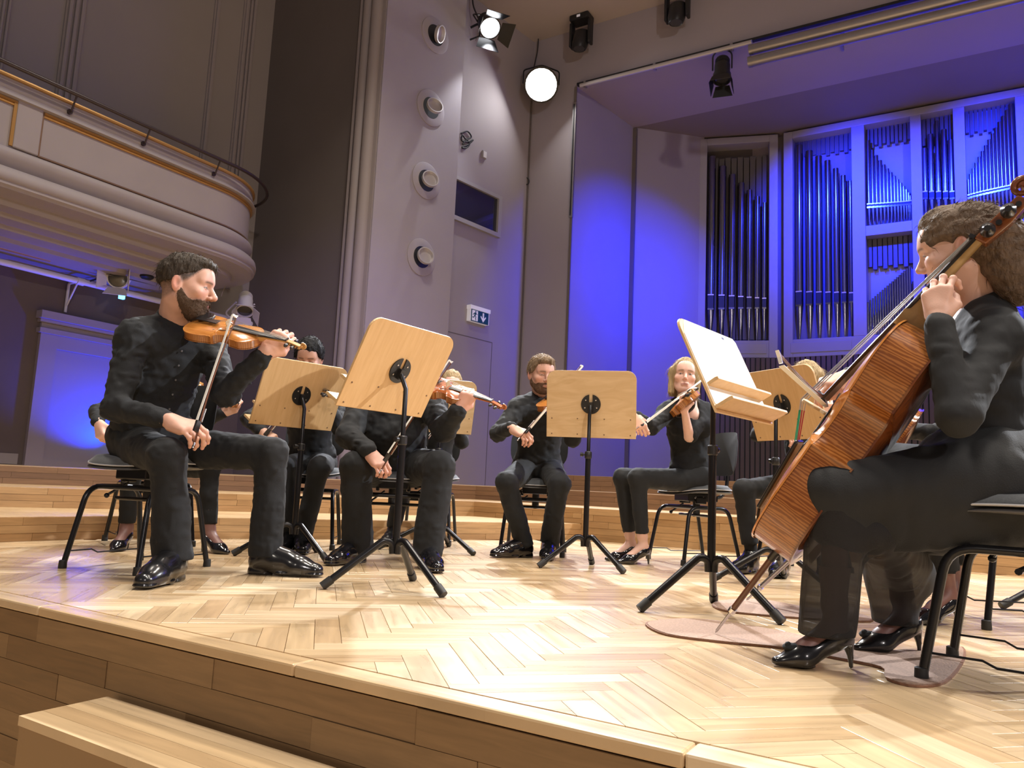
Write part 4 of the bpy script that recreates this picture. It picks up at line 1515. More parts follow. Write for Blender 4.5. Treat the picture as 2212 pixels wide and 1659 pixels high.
def make_fiddle(kind, L, rib, top, ribm, backm, neckm, cello=False):
    """body along +y from the button (0) to the neck (L), strings side +z"""
    f = empty(kind, (0, 0, 0))
    k = L / .356
    ol = outline(L)
    inner = [(x * .975, L / 2 + (y - L / 2) * .988) for x, y in ol]
    n = len(ol)
    rv = [(x, y, -rib / 2) for x, y in inner] + [(x, y, rib / 2) for x, y in inner]
    MB().add(rv, [(i, (i + 1) % n, n + (i + 1) % n, n + i) for i in range(n)], True).build('ribs', ribm, f, angle=35)
    v, q = plate(ol, L, rib / 2, .0145 * k * (.9 if cello else 1), 1, .0035 * k * (.7 if cello else 1))
    tp = MB().add(v, q, True).build('top_plate', top, f, angle=35)
    v, q = plate(ol, L, -rib / 2, .0135 * k * (.9 if cello else 1), -1, .0035 * k * (.7 if cello else 1))
    MB().add(v, q, True).build('back_plate', backm, f, angle=35)
    zt = rib / 2 + .0035 * k
    # f-holes
    for sx in (-1, 1):
        pts = [(sx * .020 * k, .222 * k), (sx * .026 * k, .228 * k), (sx * .031 * k, .220 * k), (sx * .031 * k, .205 * k), (sx * .039 * k, .175 * k), (sx * .047 * k, .160 * k), (sx * .047 * k, .148 * k), (sx * .054 * k, .150 * k)]
        zz = lambda x, y: zt + .0145 * k * (.9 if cello else 1) * (.93 - .35 * (abs(x) / (.055 * k)) ** 2) + .0006 * k
        MB().tube([(x, y, zz(x, y)) for x, y in pts], [.0028 * k, .0035 * k, .002 * k, .0016 * k, .0016 * k, .0018 * k, .0035 * k, .0026 * k], 6).build('f_hole', 'pipe_mouth', tp)
    # neck, fingerboard, nut, peg box, scroll
    nl = (.130 if not cello else .125) * k
    zt2 = zt + .002 * k
    up = .012 * k if not cello else .002 * k
    nk = MB()
    hw0, hw1 = .0165 * k, .0125 * k
    secs = [(L - .012 * k, hw0, zt2 - .03 * k, zt2 + up * .2), (L + .012 * k, hw0 * .95, zt2 - .022 * k, zt2 + up * .35), (L + .03 * k, hw0 * .85, zt2 - .007 * k, zt2 + up * .5), (L + nl, hw1, zt2 - .003 * k, zt2 + up * .85)]
    if cello:
        secs = [(L - .012 * k, hw0, zt2 - .045 * k, zt2 + .008 * k), (L + .010 * k, hw0, zt2 - .040 * k, zt2 + .006 * k), (L + .026 * k, hw0 * .62, zt2 - .012 * k, zt2 + .001 * k), (L + nl * .6, hw1 * .86, zt2 - .0185 * k, zt2 - .0095 * k), (L + nl, hw1 * .82, zt2 - .0255 * k, zt2 - .0165 * k)]
    vs, fs = [], []
    for (y, hw, za, zb) in secs:
        for a in range(9):
            t = PI * a / 8
            vs.append((math.cos(t) * hw, y, zb - math.sin(t) * (zb - za)))
    for s in range(len(secs) - 1):
        for a in range(8):
            fs.append((s * 9 + a, s * 9 + a + 1, (s + 1) * 9 + a + 1, (s + 1) * 9 + a))
        fs.append((s * 9, (s + 1) * 9, (s + 1) * 9 + 8, s * 9 + 8))
    fs.append(tuple(range(9))); fs.append(tuple((len(secs) - 1) * 9 + a for a in reversed(range(9))))
    nk.add(vs, fs, True).build('neck', neckm, f, angle=50)
    fbl = .27 * k
    ye = L + nl
    ys = ye - fbl
    zf0, zf1 = (zt2 + .034 * k, zt2 - .0105 * k) if cello else (zt2 + .021 * k, zt2 + up * .85 + .005 * k)
    vs, fs = [], []
    for (y, hw, z) in ((ys, .021 * k, zf0), (ye, .012 * k, zf1)):
        for a in range(7):
            t = -1 + 2 * a / 6
            vs.append((t * hw, y, z - .0035 * k * t * t))
        vs.append((hw * .9, y, z - .0075 * k)); vs.append((-hw * .9, y, z - .0075 * k))
    fs = [(a, a + 1, 9 + a + 1, 9 + a) for a in range(6)] + [(6, 7, 16, 15), (7, 8, 17, 16), (8, 0, 9, 17), tuple(reversed(range(9))), tuple(range(9, 18))]
    MB().add(vs, fs, False).build('fingerboard', 'ebony', f)
    MB().box((0, ye + .002 * k, zf1 - .001 * k), (.024 * k, .005 * k, .007 * k)).build('nut', 'ebony', f)
    pl = .068 * k
    pbx = MB()
    poly = [(ye, zf1 - .004 * k), (ye, zf1 - .020 * k), (ye + pl * .5, zf1 - .030 * k), (ye + pl, zf1 - .034 * k), (ye + pl, zf1 - .018 * k), (ye + pl * .5, zf1 - .010 * k)]
    pbx.prism(poly, -.0115 * k, .0115 * k, x=(0, 1, 0), y=(0, 0, 1), z=(1, 0, 0))
    pbx.build('peg_box', neckm if not cello else 'cello_scroll', f, bevel=.002 * k)
    sc = MB(); scroll_shape(sc, (0, ye + pl + .013 * k, zf1 - .016 * k), .0145 * k, .034 * k)
    sc.build('scroll', neckm if not cello else 'cello_scroll', f, angle=60)
    for q, sx in ((.18, 1), (.42, -1), (.62, 1), (.84, -1)):
        y = ye + pl * q; z = zf1 - (.012 + .016 * q) * k
        MB().lathe([(.0035 * k, -.018 * k), (.004 * k, .013 * k), (.003 * k, .020 * k), (.0085 * k, .024 * k), (.009 * k, .034 * k), (.004 * k, .042 * k)], 10, origin=(0, y, z), x=(0, 1, 0), y=(0, 0, 1), z=(sx, 0, 0)).build('peg', 'ebony', f)
    # bridge, tailpiece, strings
    yb = .195 * k / 1.0 * (L / (.356 * k))
    yb = .549 * L
    zb = zt2 + .0145 * k + .033 * k * (1.2 if cello else 1.)
    br = [(-.021 * k, 0), (-.021 * k, .004 * k), (-.012 * k, .012 * k), (-.018 * k, .020 * k), (-.0175 * k, zb - zt2 - .012 * k - .003 * k), (0, zb - zt2 - .012 * k), (.0175 * k, zb - zt2 - .012 * k - .005 * k), (.018 * k, .020 * k), (.012 * k, .012 * k), (.021 * k, .004 * k), (.021 * k, 0), (.008 * k, .004 * k), (-.008 * k, .004 * k)]
    MB().prism(br, -.0017 * k, .0017 * k, o=(0, yb, zt2 + .012 * k), x=(1, 0, 0), y=(0, 0, 1), z=(0, 1, 0)).build('bridge', 'bridge_maple', f)
    tl = .11 * k
    yt = yb - .055 * k
    MB().prism([(-.008 * k, -tl), (.008 * k, -tl), (.019 * k, 0), (.017 * k, .004 * k), (-.017 * k, .004 * k), (-.019 * k, 0)], 0, .006 * k, o=(0, yt, zt2 + .022 * k), x=(1, 0, 0), y=nrm((0, 1, .04)), z=nrm((0, -.04, 1))).build('tailpiece', 'ebony', f, bevel=.002 * k)
    MB().tube([(0, yt - tl, zt2 + .020 * k), (0, .004 * k, zt2 + .008 * k), (0, -.003 * k, rib / 2 - .01 * k)], .0022 * k, 6).build('tail_gut', 'ebony', f)
    for q in (-1.5, -.5, .5, 1.5):
        pts = [(q * .0055 * k, ye, zf1 + .001 * k), (q * .0112 * k, yb, zb - .0012 * k * abs(q)), (q * .0085 * k, yt, zt2 + .028 * k)]
        MB().tube(pts, .0006 * k + .0003, 5).build('string', 'string', f)
        if cello:
            a, b = np.array(pts[1]), np.array(pts[2])
            MB().tube([a + (b - a) * .25, b], .0018, 6).build('string_silk', 'silk_green' if q > 0 else 'silk_red', f)
    if not cello:
        # chin rest and shoulder rest
        cr = [(.062 * math.cos(a) * .62 - .045, .052 + .05 * math.sin(a) * .75) for a in np.linspace(0, 2 * PI, 20)[:-1]]
        MB().prism(cr, zt + .012, zt + .024).bbox(-.05, -.04, .0, .012, -rib / 2, zt + .014).build('chin_rest', 'ebony', f, bevel=.005)
        MB().tube(bend([(-.08, .06, -rib / 2 - .004), (-.05, .055, -rib / 2 - .035), (.05, .055, -rib / 2 - .035), (.085, .06, -rib / 2 - .004)], .03), .009, 8).build('shoulder_rest', 'black_plastic', f)
    return f


def make_bow(L=.74, frogk=1.):
    """frog at the origin, stick along +y, hair on the -z side"""
    b = empty('bow', (0, 0, 0))
    pts, rs = [], []
    for k in range(13):
        t = k / 12
        pts.append((0, -.03 + (L + .02) * t, -.014 * math.sin(PI * min(1, t * 1.02)) + .004))
        rs.append((.0043 - .0016 * t) * frogk)
    MB().tube(pts, rs, 8).build('stick', 'bow_stick', b)
    MB().prism([(-.005, 0), (.005, 0), (.004, .024), (-.004, .024)], -.004, .004, o=(0, L - .012, .004), x=(0, 1, 0), y=(0, 0, -1), z=(1, 0, 0)).prism([(.0, .020), (.012, -.004), (.0, 0)], -.004, .004, o=(0, L - .012, .004), x=(0, 1, 0), y=(0, 0, -1), z=(1, 0, 0)).build('tip', 'pearl', b)
    MB().bbox(-.006, .006, .012, .06, -.022 * frogk, .001).build('frog', 'ebony', b, bevel=.002)
    MB().lathe([(.004, 0), (.0045, .004), (.0045, .022), (.003, .024)], 10, origin=(0, -.055, .004), x=(1, 0, 0), y=(0, 0, 1), z=(0, 1, 0)).build('screw_button', 'silver', b)
    MB().lathe([(.005 * frogk, 0), (.005 * frogk, .06)], 10, origin=(0, .062, .003), x=(1, 0, 0), y=(0, 0, 1), z=(0, 1, 0)).build('grip', 'silver', b)
    MB().prism([(-.0068, 0), (.0068, 0), (.0058, L - .07), (-.0058, L - .07)], -.0008, .0008, o=(0, .058, -.0205 * frogk), x=(1, 0, 0), y=nrm((0, 1, .0)), z=(0, 0, 1)).build('hair_ribbon', 'bow_hair', b)
    return b


PROTO = {}


def place(kind, maker, matrix, label, cat, group):
    if kind not in PROTO:
        PROTO[kind] = maker()
        o = PROTO[kind]
    else:
        o = copy_tree(PROTO[kind])
    o.matrix_world = matrix
    return tag(o, label, cat, group)


def violin_at(style, tail, nose, facing, label):
    """tail/nose: world points of the button and the scroll, facing: direction the strings look"""
    tail, nose = np.asarray(tail, float), np.asarray(nose, float)
    x, y, z = basis(nose - tail, facing)
    mk = {'amber': ('violin_top', 'violin_rib', 'violin_rib', 'violin_gold'), 'red': ('violin_red', 'violin_rib', 'violin_red', 'violin_red'), 'brown': ('violin_gold', 'violin_rib', 'violin_rib', 'violin_rib')}[style]
    return place('violin_' + style, lambda: make_fiddle('violin', .356, .032, *mk), frame(tail, x, y, z), label, 'violin', 'violins in the hands of the players')


def bow_at(frog, tip, hairside, label, kind='bow'):
    frog, tip = np.asarray(frog, float), np.asarray(tip, float)
    x, y, z = basis(tip - frog, -np.asarray(hairside, float))
    L = np.linalg.norm(tip - frog)
    return place(kind + '%.2f' % L, lambda: make_bow(L, 1.25 if kind == 'cello_bow' else 1.), frame(frog, x, y, z), label, 'bow', 'bows of the players')
# ================================================================== PEOPLE: volumes blended smoothly and skinned
NOI = RNG.rand(24, 24, 24).astype(np.float32) * 2 - 1


def vnoise(p):
    """smooth lattice noise, p (n,3)"""
    i = np.floor(p).astype(np.int64)
    f = (p - i).astype(np.float32)
    f = f * f * (3 - 2 * f)
    out = np.zeros(len(p), np.float32)
    for dx in (0, 1):
        for dy in (0, 1):
            for dz in (0, 1):
                w = (f[:, 0] if dx else 1 - f[:, 0]) * (f[:, 1] if dy else 1 - f[:, 1]) * (f[:, 2] if dz else 1 - f[:, 2])
                out += w * NOI[(i[:, 0] + dx) % 24, (i[:, 1] + dy) % 24, (i[:, 2] + dz) % 24]
    return out


class Vol:
    def __init__(self, lo, hi, h):
        self.h = h
        self.lo = np.asarray(lo, np.float64)
        n = np.ceil((np.asarray(hi) - self.lo) / h).astype(int) + 1
        self.n = n
        self.ax = [(self.lo[i] + h * np.arange(n[i])).astype(np.float32) for i in range(3)]
        self.F = np.full(n, .3, np.float32)

    def win(self, lo, hi):
        sl = []
        for i in range(3):
            a = int(max(0, math.floor((lo[i] - self.lo[i]) / self.h)))
            b = int(min(self.n[i], math.ceil((hi[i] - self.lo[i]) / self.h) + 1))
            if b <= a:
                return None, None
            sl.append(slice(a, b))
        g = [self.ax[0][sl[0]][:, None, None], self.ax[1][sl[1]][None, :, None], self.ax[2][sl[2]][None, None, :]]
        return tuple(sl), g

    def put(self, sl, d, k, sub):
        f = self.F[sl]
        if sub:
            d = -d
            hh = np.maximum(k - np.abs(f - d), 0) / k
            self.F[sl] = np.maximum(f, d) + hh * hh * k * .25
        else:
            hh = np.maximum(k - np.abs(f - d), 0) / k
            self.F[sl] = np.minimum(f, d) - hh * hh * k * .25

    def cone(self, a, b, ra, rb, k=.02, sub=False, flat=None):
        a, b = np.asarray(a, np.float64), np.asarray(b, np.float64)
        m = k + 5 * self.h
        R = max(ra, rb) + m
        sl, g = self.win(np.minimum(a, b) - R, np.maximum(a, b) + R)
        if sl is None:
            return self
        d = b - a
        L2 = max(d @ d, 1e-9)
        px, py, pz = g[0] - a[0], g[1] - a[1], g[2] - a[2]
        t = np.clip((px * d[0] + py * d[1] + pz * d[2]) / L2, 0, 1)
        qx, qy, qz = px - d[0] * t, py - d[1] * t, pz - d[2] * t
        if flat is not None:                       # squeeze along a direction
            n, s = flat
            e = qx * n[0] + qy * n[1] + qz * n[2]
            qx, qy, qz = qx + n[0] * e * (s - 1), qy + n[1] * e * (s - 1), qz + n[2] * e * (s - 1)
        dist = np.sqrt(qx * qx + qy * qy + qz * qz) - (ra + (rb - ra) * t)
        self.put(sl, dist.astype(np.float32), k, sub)
        return self

    def ell(self, c, r, ax=None, k=.02, sub=False):
        c = np.asarray(c, np.float64); r = np.asarray(r, np.float64)
        m = k + 5 * self.h
        R = (r.max() if ax is not None else r) + m
        sl, g = self.win(c - R, c + R)
        if sl is None:
            return self
        p = [g[i] - c[i] for i in range(3)]
        if ax is not None:
            p = [p[0] * a[0] + p[1] * a[1] + p[2] * a[2] for a in ax]
        k0 = np.sqrt((p[0] / r[0]) ** 2 + (p[1] / r[1]) ** 2 + (p[2] / r[2]) ** 2) + 1e-6
        k1 = np.sqrt((p[0] / r[0] ** 2) ** 2 + (p[1] / r[1] ** 2) ** 2 + (p[2] / r[2] ** 2) ** 2) + 1e-6
        self.put(sl, (k0 * (k0 - 1) / k1).astype(np.float32), k, sub)
        return self

    def cut(self, c, n, k=.006, near=None):
        """remove everything on the +n side of the plane (within a ball if near is given)"""
        n = nrm(n)
        if near:
            sl, g = self.win(np.asarray(c) - near, np.asarray(c) + near)
            if sl is None:
                return self
        else:
            sl, g = self.win(self.lo, self.lo + self.h * self.n)
        d = ((g[0] - c[0]) * n[0] + (g[1] - c[1]) * n[1] + (g[2] - c[2]) * n[2]).astype(np.float32)
        if near:
            rr = np.sqrt((g[0] - c[0]) ** 2 + (g[1] - c[1]) ** 2 + (g[2] - c[2]) ** 2)
            d = np.where(rr < near * .98, d, -1).astype(np.float32)
        f = self.F[sl]
        hh = np.maximum(k - np.abs(f - d), 0) / k
        self.F[sl] = np.maximum(f, d) + hh * hh * k * .25
        return self

    def noise(self, amp, freq, stretch=(1, 1, 1), band=.03, off=0., ridged=False):
        idx = np.nonzero(np.abs(self.F) < band)
        p = np.stack([self.ax[i][idx[i]] for i in range(3)], 1) * np.asarray(stretch, np.float32) * freq + off
        v = vnoise(p)
        if ridged:
            v = 1 - 2 * np.abs(v)
        self.F[idx] += amp * v
        return self

    def mesh(self):
        F = self.F
        S = F < 0
        c = np.zeros(tuple(self.n - 1), np.int8)
        offs = [(x, y, z) for x in (0, 1) for y in (0, 1) for z in (0, 1)]
        for o in offs:
            c += S[o[0]:self.n[0] - 1 + o[0], o[1]:self.n[1] - 1 + o[1], o[2]:self.n[2] - 1 + o[2]]
        act = np.argwhere((c > 0) & (c < 8))
        if not len(act):
            return np.zeros((0, 3)), np.zeros((0, 4), int)
        idm = np.full(c.shape, -1, np.int64)
        idm[tuple(act.T)] = np.arange(len(act))
        V = [F[act[:, 0] + o[0], act[:, 1] + o[1], act[:, 2] + o[2]] for o in offs]
        acc = np.zeros((len(act), 3)); cnt = np.zeros(len(act))
        for a in range(8):
            for b in range(a + 1, 8):
                oa, ob = np.array(offs[a]), np.array(offs[b])
                if np.abs(oa - ob).sum() != 1:
                    continue
                m = (V[a] < 0) != (V[b] < 0)
                t = V[a][m] / (V[a][m] - V[b][m])
                acc[m] += oa + (ob - oa) * t[:, None]
                cnt[m] += 1
        verts = self.lo + self.h * (act + acc / cnt[:, None])
        quads = []
        n = self.n
        for ax in range(3):
            s0 = [slice(1, n[i] - 1) for i in range(3)]; s1 = list(s0)
            s0[ax] = slice(0, n[ax] - 1); s1[ax] = slice(1, n[ax])
            A, B = S[tuple(s0)], S[tuple(s1)]
            e = np.argwhere(A != B)
            if not len(e):
                continue
            sg = A[tuple(e.T)]
            e = e + np.array([0 if i == ax else 1 for i in range(3)])
            u, v = (ax + 1) % 3, (ax + 2) % 3
            def cell(du, dv):
                q = e.copy(); q[:, u] += du; q[:, v] += dv
                return idm[q[:, 0], q[:, 1], q[:, 2]]
            q = np.stack([cell(-1, -1), cell(0, -1), cell(0, 0), cell(-1, 0)], 1)
            q[~sg] = q[~sg][:, ::-1]
            quads.append(q)
        return verts, np.concatenate(quads)


def raw_object(name, parts, material, parent, base, mats=None):
    """parts = [(verts, quads, colours or None)] joined into one mesh, shifted to the thing's base"""
    vs, fs, cs = [], [], []
    o = 0
    for v, f, c in parts:
        vs.append(v - base); fs.append(f + o); o += len(v)
        cs.append(c if c is not None else np.tile([.5, .5, .5], (len(v), 1)))
    vs, fs, cs = np.concatenate(vs), np.concatenate(fs), np.concatenate(cs)
    me = bpy.data.meshes.new(name)
    me.vertices.add(len(vs)); me.vertices.foreach_set('co', vs.astype(np.float32).ravel())
    me.loops.add(len(fs) * 4); me.loops.foreach_set('vertex_index', fs.astype(np.int32).ravel())
    me.polygons.add(len(fs)); me.polygons.foreach_set('loop_start', np.arange(0, len(fs) * 4, 4, dtype=np.int32))
    me.polygons.foreach_set('loop_total', np.full(len(fs), 4, np.int32))
    me.update(calc_edges=True)
    me.validate()
    me.polygons.foreach_set('use_smooth', np.ones(len(me.polygons), bool))
    a = me.color_attributes.new('Col', 'FLOAT_COLOR', 'POINT')
    a.data.foreach_set('color', np.concatenate([cs, np.ones((len(cs), 1))], 1).astype(np.float32).ravel())
    me.materials.append(MATS[material])
    ob = bpy.data.objects.new(name, me)
    link(ob, parent)
    return ob


def to_world(v, m3, origin):
    return v @ np.asarray(m3).T + origin


def strands(hair, n, L, flow, lift=.3, width=.0014, wild=.35, drop=.25):
    """fine locks growing out of a hair surface"""
    v, f, _ = hair
    fn = np.cross(v[f[:, 1]] - v[f[:, 0]], v[f[:, 2]] - v[f[:, 0]])
    vn = np.zeros_like(v)
    for k in range(4):
        np.add.at(vn, f[:, k], fn)
    vn /= np.linalg.norm(vn, axis=1)[:, None] + 1e-12
    i = RNG.randint(len(v), size=n)
    p, nn = v[i], vn[i]
    fl = np.asarray(flow)
    t = fl - nn * (nn @ fl)[:, None]
    t /= np.linalg.norm(t, axis=1)[:, None] + 1e-6
    d = t + nn * lift + RNG.randn(n, 3) * wild
    d /= np.linalg.norm(d, axis=1)[:, None]
    sd = np.cross(d, RNG.randn(n, 3)); sd /= np.linalg.norm(sd, axis=1)[:, None]
    ln = (L * RNG.uniform(.5, 1.2, n))[:, None]
    b = RNG.randn(n, 3) * .18
    q0 = p - nn * .002; q1 = p + d * ln * .5 + b * ln * .2; q2 = p + d * ln + b * ln - np.array([0, 0, drop]) * ln
    V_ = np.stack([q0 - sd * width, q0 + sd * width, q1 - sd * width * .8, q1 + sd * width * .8, q2 - sd * width * .15, q2 + sd * width * .15], 1).reshape(-1, 3)
    o = np.arange(n)[:, None] * 6
    F_ = np.concatenate([o + np.array([[0, 1, 3, 2]]), o + np.array([[2, 3, 5, 4]])])
    return V_, F_, None


SKIN = dict(fair=(.62, .36, .27), pink=(.66, .37, .29), olive=(.52, .30, .21), pale=(.70, .44, .35))


def ramp(x, a, b):
    return np.clip((x - a) / (b - a), 0, 1)


# ------------------------------------------------------------------ head
def build_head(pos, fwd, up, neckbase, tone, hair='short', beard=None, res=.003, sc=1., brow=(.05, .03, .02), woman=False, look=0., lids=.5, thick=1., jaw=1.):
    """returns dict of meshes in world space; local x = the person's right... x right, y forward, z up"""
    fwd = nrm(fwd)
    z = nrm(np.asarray(up) - fwd * (np.asarray(up) @ fwd))
    x = np.cross(fwd, z)
    M = np.stack([x, fwd, z], 1)                  # columns
    nb = (M.T @ (np.asarray(neckbase) - pos)) / sc
    zlo = -.20
    V = Vol((-.125, -.185, zlo), (.125, .145, .165), res)
    V.ell((0, -.016, .034), (.0745, .094, .088), k=.02)
    V.ell((0, .022, -.030), (.060 * jaw, .066, .082), k=.04)
    V.ell((0, .045, -.085), (.036 * jaw, .036, .030), k=.03)
    V.cone((0, .066, -.100), (0, .062, -.096), .016, .016, k=.025)
    for s in (-1, 1):
        V.cone((s * .052 * jaw, -.005, -.055), (s * .026 * jaw, .050, -.094), .020, .018, k=.03)
        V.ell((s * .043, .058, -.022), (.022, .020, .018), k=.025)
        V.cone((s * .012, .083, .026), (s * .046, .066, .024), .011, .009, k=.018)
    V.ell((0, .060, .052), (.052, .032, .040), k=.03)
    for s in (-1, 1):
        V.ell((s * .031, .094, .003), (.0165, .013, .0115), k=.010, sub=True)
        V.ell((s * .031, .0715, .003), (.0135, .0135, .0125), k=.003)
    nz = .95 if woman else 1.
    nw = .80 if woman else 1.
    V.cone((0, .084, .014), (0, .108 * nz + .003, -.026), .0085 * nw, .0115 * nw, k=.012)
    V.ell((0, .110 * nz, -.030), (.0115 * nw, .0105 * nw, .0095 * nw), k=.008)
    for s in (-1, 1):
        V.ell((s * .0125 * nw, .097 * (.5 + nz / 2), -.034), (.0075 * nw, .010 * nw, .0075 * nw), k=.007)
        V.ell((s * .0065, .106, -.0415), (.0035, .005, .003), k=.003, sub=True)
    V.cone((-.016, .086, -.0625), (.016, .086, -.0625), .0062, .0062, k=.010)
    V.cone((0, .0905, -.0615), (0, .0905, -.0615), .0062, .0062, k=.010)
    V.cone((-.013, .0845, -.0725), (.013, .0845, -.0725), .0072, .0072, k=.010)
    V.cone((-.020, .0975, -.0672), (.020, .0975, -.0672), .0020, .0020, k=.004, sub=True)
    V.ell((0, .094, -.083), (.017, .006, .005), k=.008, sub=True)
    noears = V.F.copy()
    for s in (-1, 1):
        axs = (nrm((s * 1., .35, 0)), nrm((-s * .35, 1, .12)), (0, 0, 1))
        V.ell((s * .0775, -.016, -.008), (.0075, .0185, .0325), ax=axs, k=.008)
        V.ell((s * .086, -.012, -.004), (.006, .010, .018), ax=axs, k=.005, sub=True)
    V.cone((0, -.030, -.055), nb, .052 if not woman else .046, .060 if not woman else .050, k=.03)
    V.cone((0, -.005, -.075), nb + np.array([0, .02, 0]), .043 if not woman else .038, .050, k=.03)
    v, f = V.mesh()
    # ---- colours of the skin, lip line and eye sockets darkened
    base = np.array(SKIN[tone])
    col = np.tile(base, (len(v), 1))
    X, Y, Z = np.abs(v[:, 0]), v[:, 1], v[:, 2]
    front = ramp(Y, .045, .065)
    n1 = vnoise(v * 60)
    col *= (1 + .05 * n1)[:, None]
    cheek = np.exp(-((X - .045) / .02) ** 2 - ((Z + .028) / .022) ** 2) * front
    col += (np.array([.035, -.02, -.02])) * cheek[:, None]
    nose = np.exp(-(X / .016) ** 2 - ((Z + .030) / .014) ** 2) * ramp(Y, .09, .105)
    col += (np.array([.02, -.015, -.015])) * nose[:, None]
    ear = ramp(np.abs(v[:, 0]), .074, .082) * (np.abs(Z + .005) < .04) * (Y < .03)
    col += (np.array([.05, -.05, -.04])) * ear[:, None]
    lip = np.exp(-((X / .023) ** 4)) * np.exp(-((Z + .067) / .0085) ** 4) * ramp(Y, .075, .085)
    lipc = np.array([.52, .24, .21]) if woman else base * np.array([.80, .62, .62])
    col = col * (1 - .8 * lip[:, None]) + lipc * (.8 * lip[:, None])
    ln = np.exp(-((X / .021) ** 6)) * np.exp(-((Z + .0672) / .0018) ** 2) * ramp(Y, .075, .085)
    col *= (1 - .75 * ln)[:, None]
    for s in (-1, 1):
        ex, ez = (v[:, 0] - s * .031), Z - .003
        em = (ex / .0125) ** 2 + ((ez + .001) / (.0058 * max(lids, .05) + .0008)) ** 2
        eye = (em < 1) * front
        if lids > .15:
            ir = ((ex - look * .005) ** 2 + (ez + .0005) ** 2) < .0050 ** 2
            col[eye > .5] = (.60, .57, .54)
            col[(eye > .5) & ir] = (.05, .045, .04)
        lash = np.exp(-((ez - (.0062 * lids - .001 - (1 - lids) * .003) + (ex / .0125) ** 2 * .003) / .0016) ** 2) * (np.abs(ex) < .0145) * front
        col *= (1 - .85 * lash)[:, None]
        br = np.exp(-((Z - .0245 + ((X - .028) / .03) ** 2 * .006) / .0042) ** 2) * ramp(X, .010, .015) * (1 - ramp(X, .044, .052)) * front
        if s == 1:
            col = col * (1 - .8 * br[:, None]) + np.array(brow) * (.8 * br[:, None])
        sock = np.exp(-(ex / .016) ** 2 - ((ez) / .011) ** 2) * front
        col *= (1 - .12 * sock)[:, None]
    if beard == 'stubble' or hair in ('short', 'fade'):
        shade = .35 if beard == 'stubble' else .12
        reg = ramp(-Z, .030, .060) * ramp(Y, -.03, .0) * (1 - lip) * ramp(Z, -.135, -.115)
        col = col * (1 - shade * reg[:, None]) + np.array(brow) * (shade * .8 * reg[:, None])
    if hair == 'fade':                              # close-cropped sides
        hz = np.interp(Y, [-.12, -.06, -.030, -.012, .0, .020, .045, .07], [-.080, -.068, -.050, -.030, .0, .012, .045, .075])
        reg = ramp(Z - hz, -.004, .012) * (1 - ear) * (Y < .075)
        stg = .45 + .5 * ramp(Z, -.06, .03)
        reg = reg * stg * (1 + .25 * vnoise(v * 400))
        reg = np.clip(reg, 0, .97)
        col = col * (1 - reg[:, None]) + np.array([.050, .038, .030]) * reg[:, None]
    out = {'skin': (to_world(v * sc, M, pos), f, np.clip(col, .01, 1))}
    # ---- hair
    H = Vol((-.145, -.225, -.30 if hair in ('bob', 'long', 'frizz') else -.14), (.145, .135, .185), res * 1.15)
    if hair in ('short', 'fade', 'sidepart', 'thin'):
        t = {'short': .014, 'fade': .009, 'sidepart': .018, 'thin': .006}[hair] * thick
        H.ell((0, -.018, .036), (.0745 + t * .75, .094 + t, .088 + t), k=.01)
        if hair in ('fade', 'sidepart'):
            H.ell((0, .045, .096), (.050, .048, .024), k=.03)
        X_, Y_, Z_ = np.meshgrid(*H.ax, indexing='ij')
        xs = [-.12, -.06, -.030, -.005, .012, .035, .055, .075, .11]
        zs = [-.075, -.062, -.045, .005, .008, .022, .060, .072, .078]
        if hair == 'fade':
            zs = [-.012, .0, .012, .030, .036, .048, .064, .076, .082]
        hl = np.interp(Y_, xs, zs).astype(np.float32)
        if hair == 'thin':
            hl = hl + .012
        temple = np.maximum(0, np.abs(X_) - .045) * .25 * (Y_ > .04)
        H.F = np.maximum(H.F, (hl + temple - Z_).astype(np.float32))
        H.noise(.005 * thick, 42, (1, 1, .5)); H.noise(.003 * thick, 110, (1, 1.6, .5))
    elif hair in ('bob', 'long'):
        ln_ = -.115 if hair == 'bob' else -.17
        H.ell((0, -.020, .036), (.087, .108, .100), k=.01)
        for s in (-1, 1):
            H.cone((s * .074, -.012, .03), (s * .079, .006, ln_), .032, .024, k=.03)
            H.cone((s * .055, -.065, .03), (s * .060, -.060, ln_), .045, .032, k=.04)
        H.cone((0, -.085, .02), (0, -.075, ln_ + .0), .045, .035, k=.04)
        H.ell((0, .115, -.035), (.066, .078, .125), k=.012, sub=True)
        H.ell((0, .03, -.13), (.060, .085, .07), k=.01, sub=True)
        H.ell((.012, .05, .141), (.004, .09, .012), k=.012, sub=True)
        H.noise(.004, 26, (1.6, 1.6, .25)); H.noise(.002, 90, (1.6, 1.6, .2))
        H.cut((0, 0, ln_ - .012), (0, 0, -1), .01)
    elif hair == 'frizz':
        H.ell((0, -.020, .034), (.088, .112, .103), k=.01)
        H.cone((0, .052, .098), (0, .02, .105), .030, .035, k=.04)
        H.ell((0, -.105, -.015), (.080, .075, .085), k=.05)
        H.ell((0, -.118, -.105), (.070, .066, .085), k=.05)
        H.noise(.006, 22, (1, .5, 1), .05); H.noise(.0035, 60, (1, .35, 1), .05); H.noise(.0015, 130, (1, .3, 1), .05)
        H.ell((0, .120, -.058), (.120, .078, .118), k=.006, sub=True)
        for s in (-1, 1):
            H.ell((s * .092, .052, -.030), (.046, .066, .066), k=.010, sub=True)
            H.ell((s * .088, -.012, -.022), (.024, .026, .046), k=.006, sub=True)
        H.ell((0, .02, -.135), (.09, .075, .085), k=.02, sub=True)
    hv, hf = H.mesh()
    out['hair'] = (to_world(hv * sc, M, pos), hf, None)
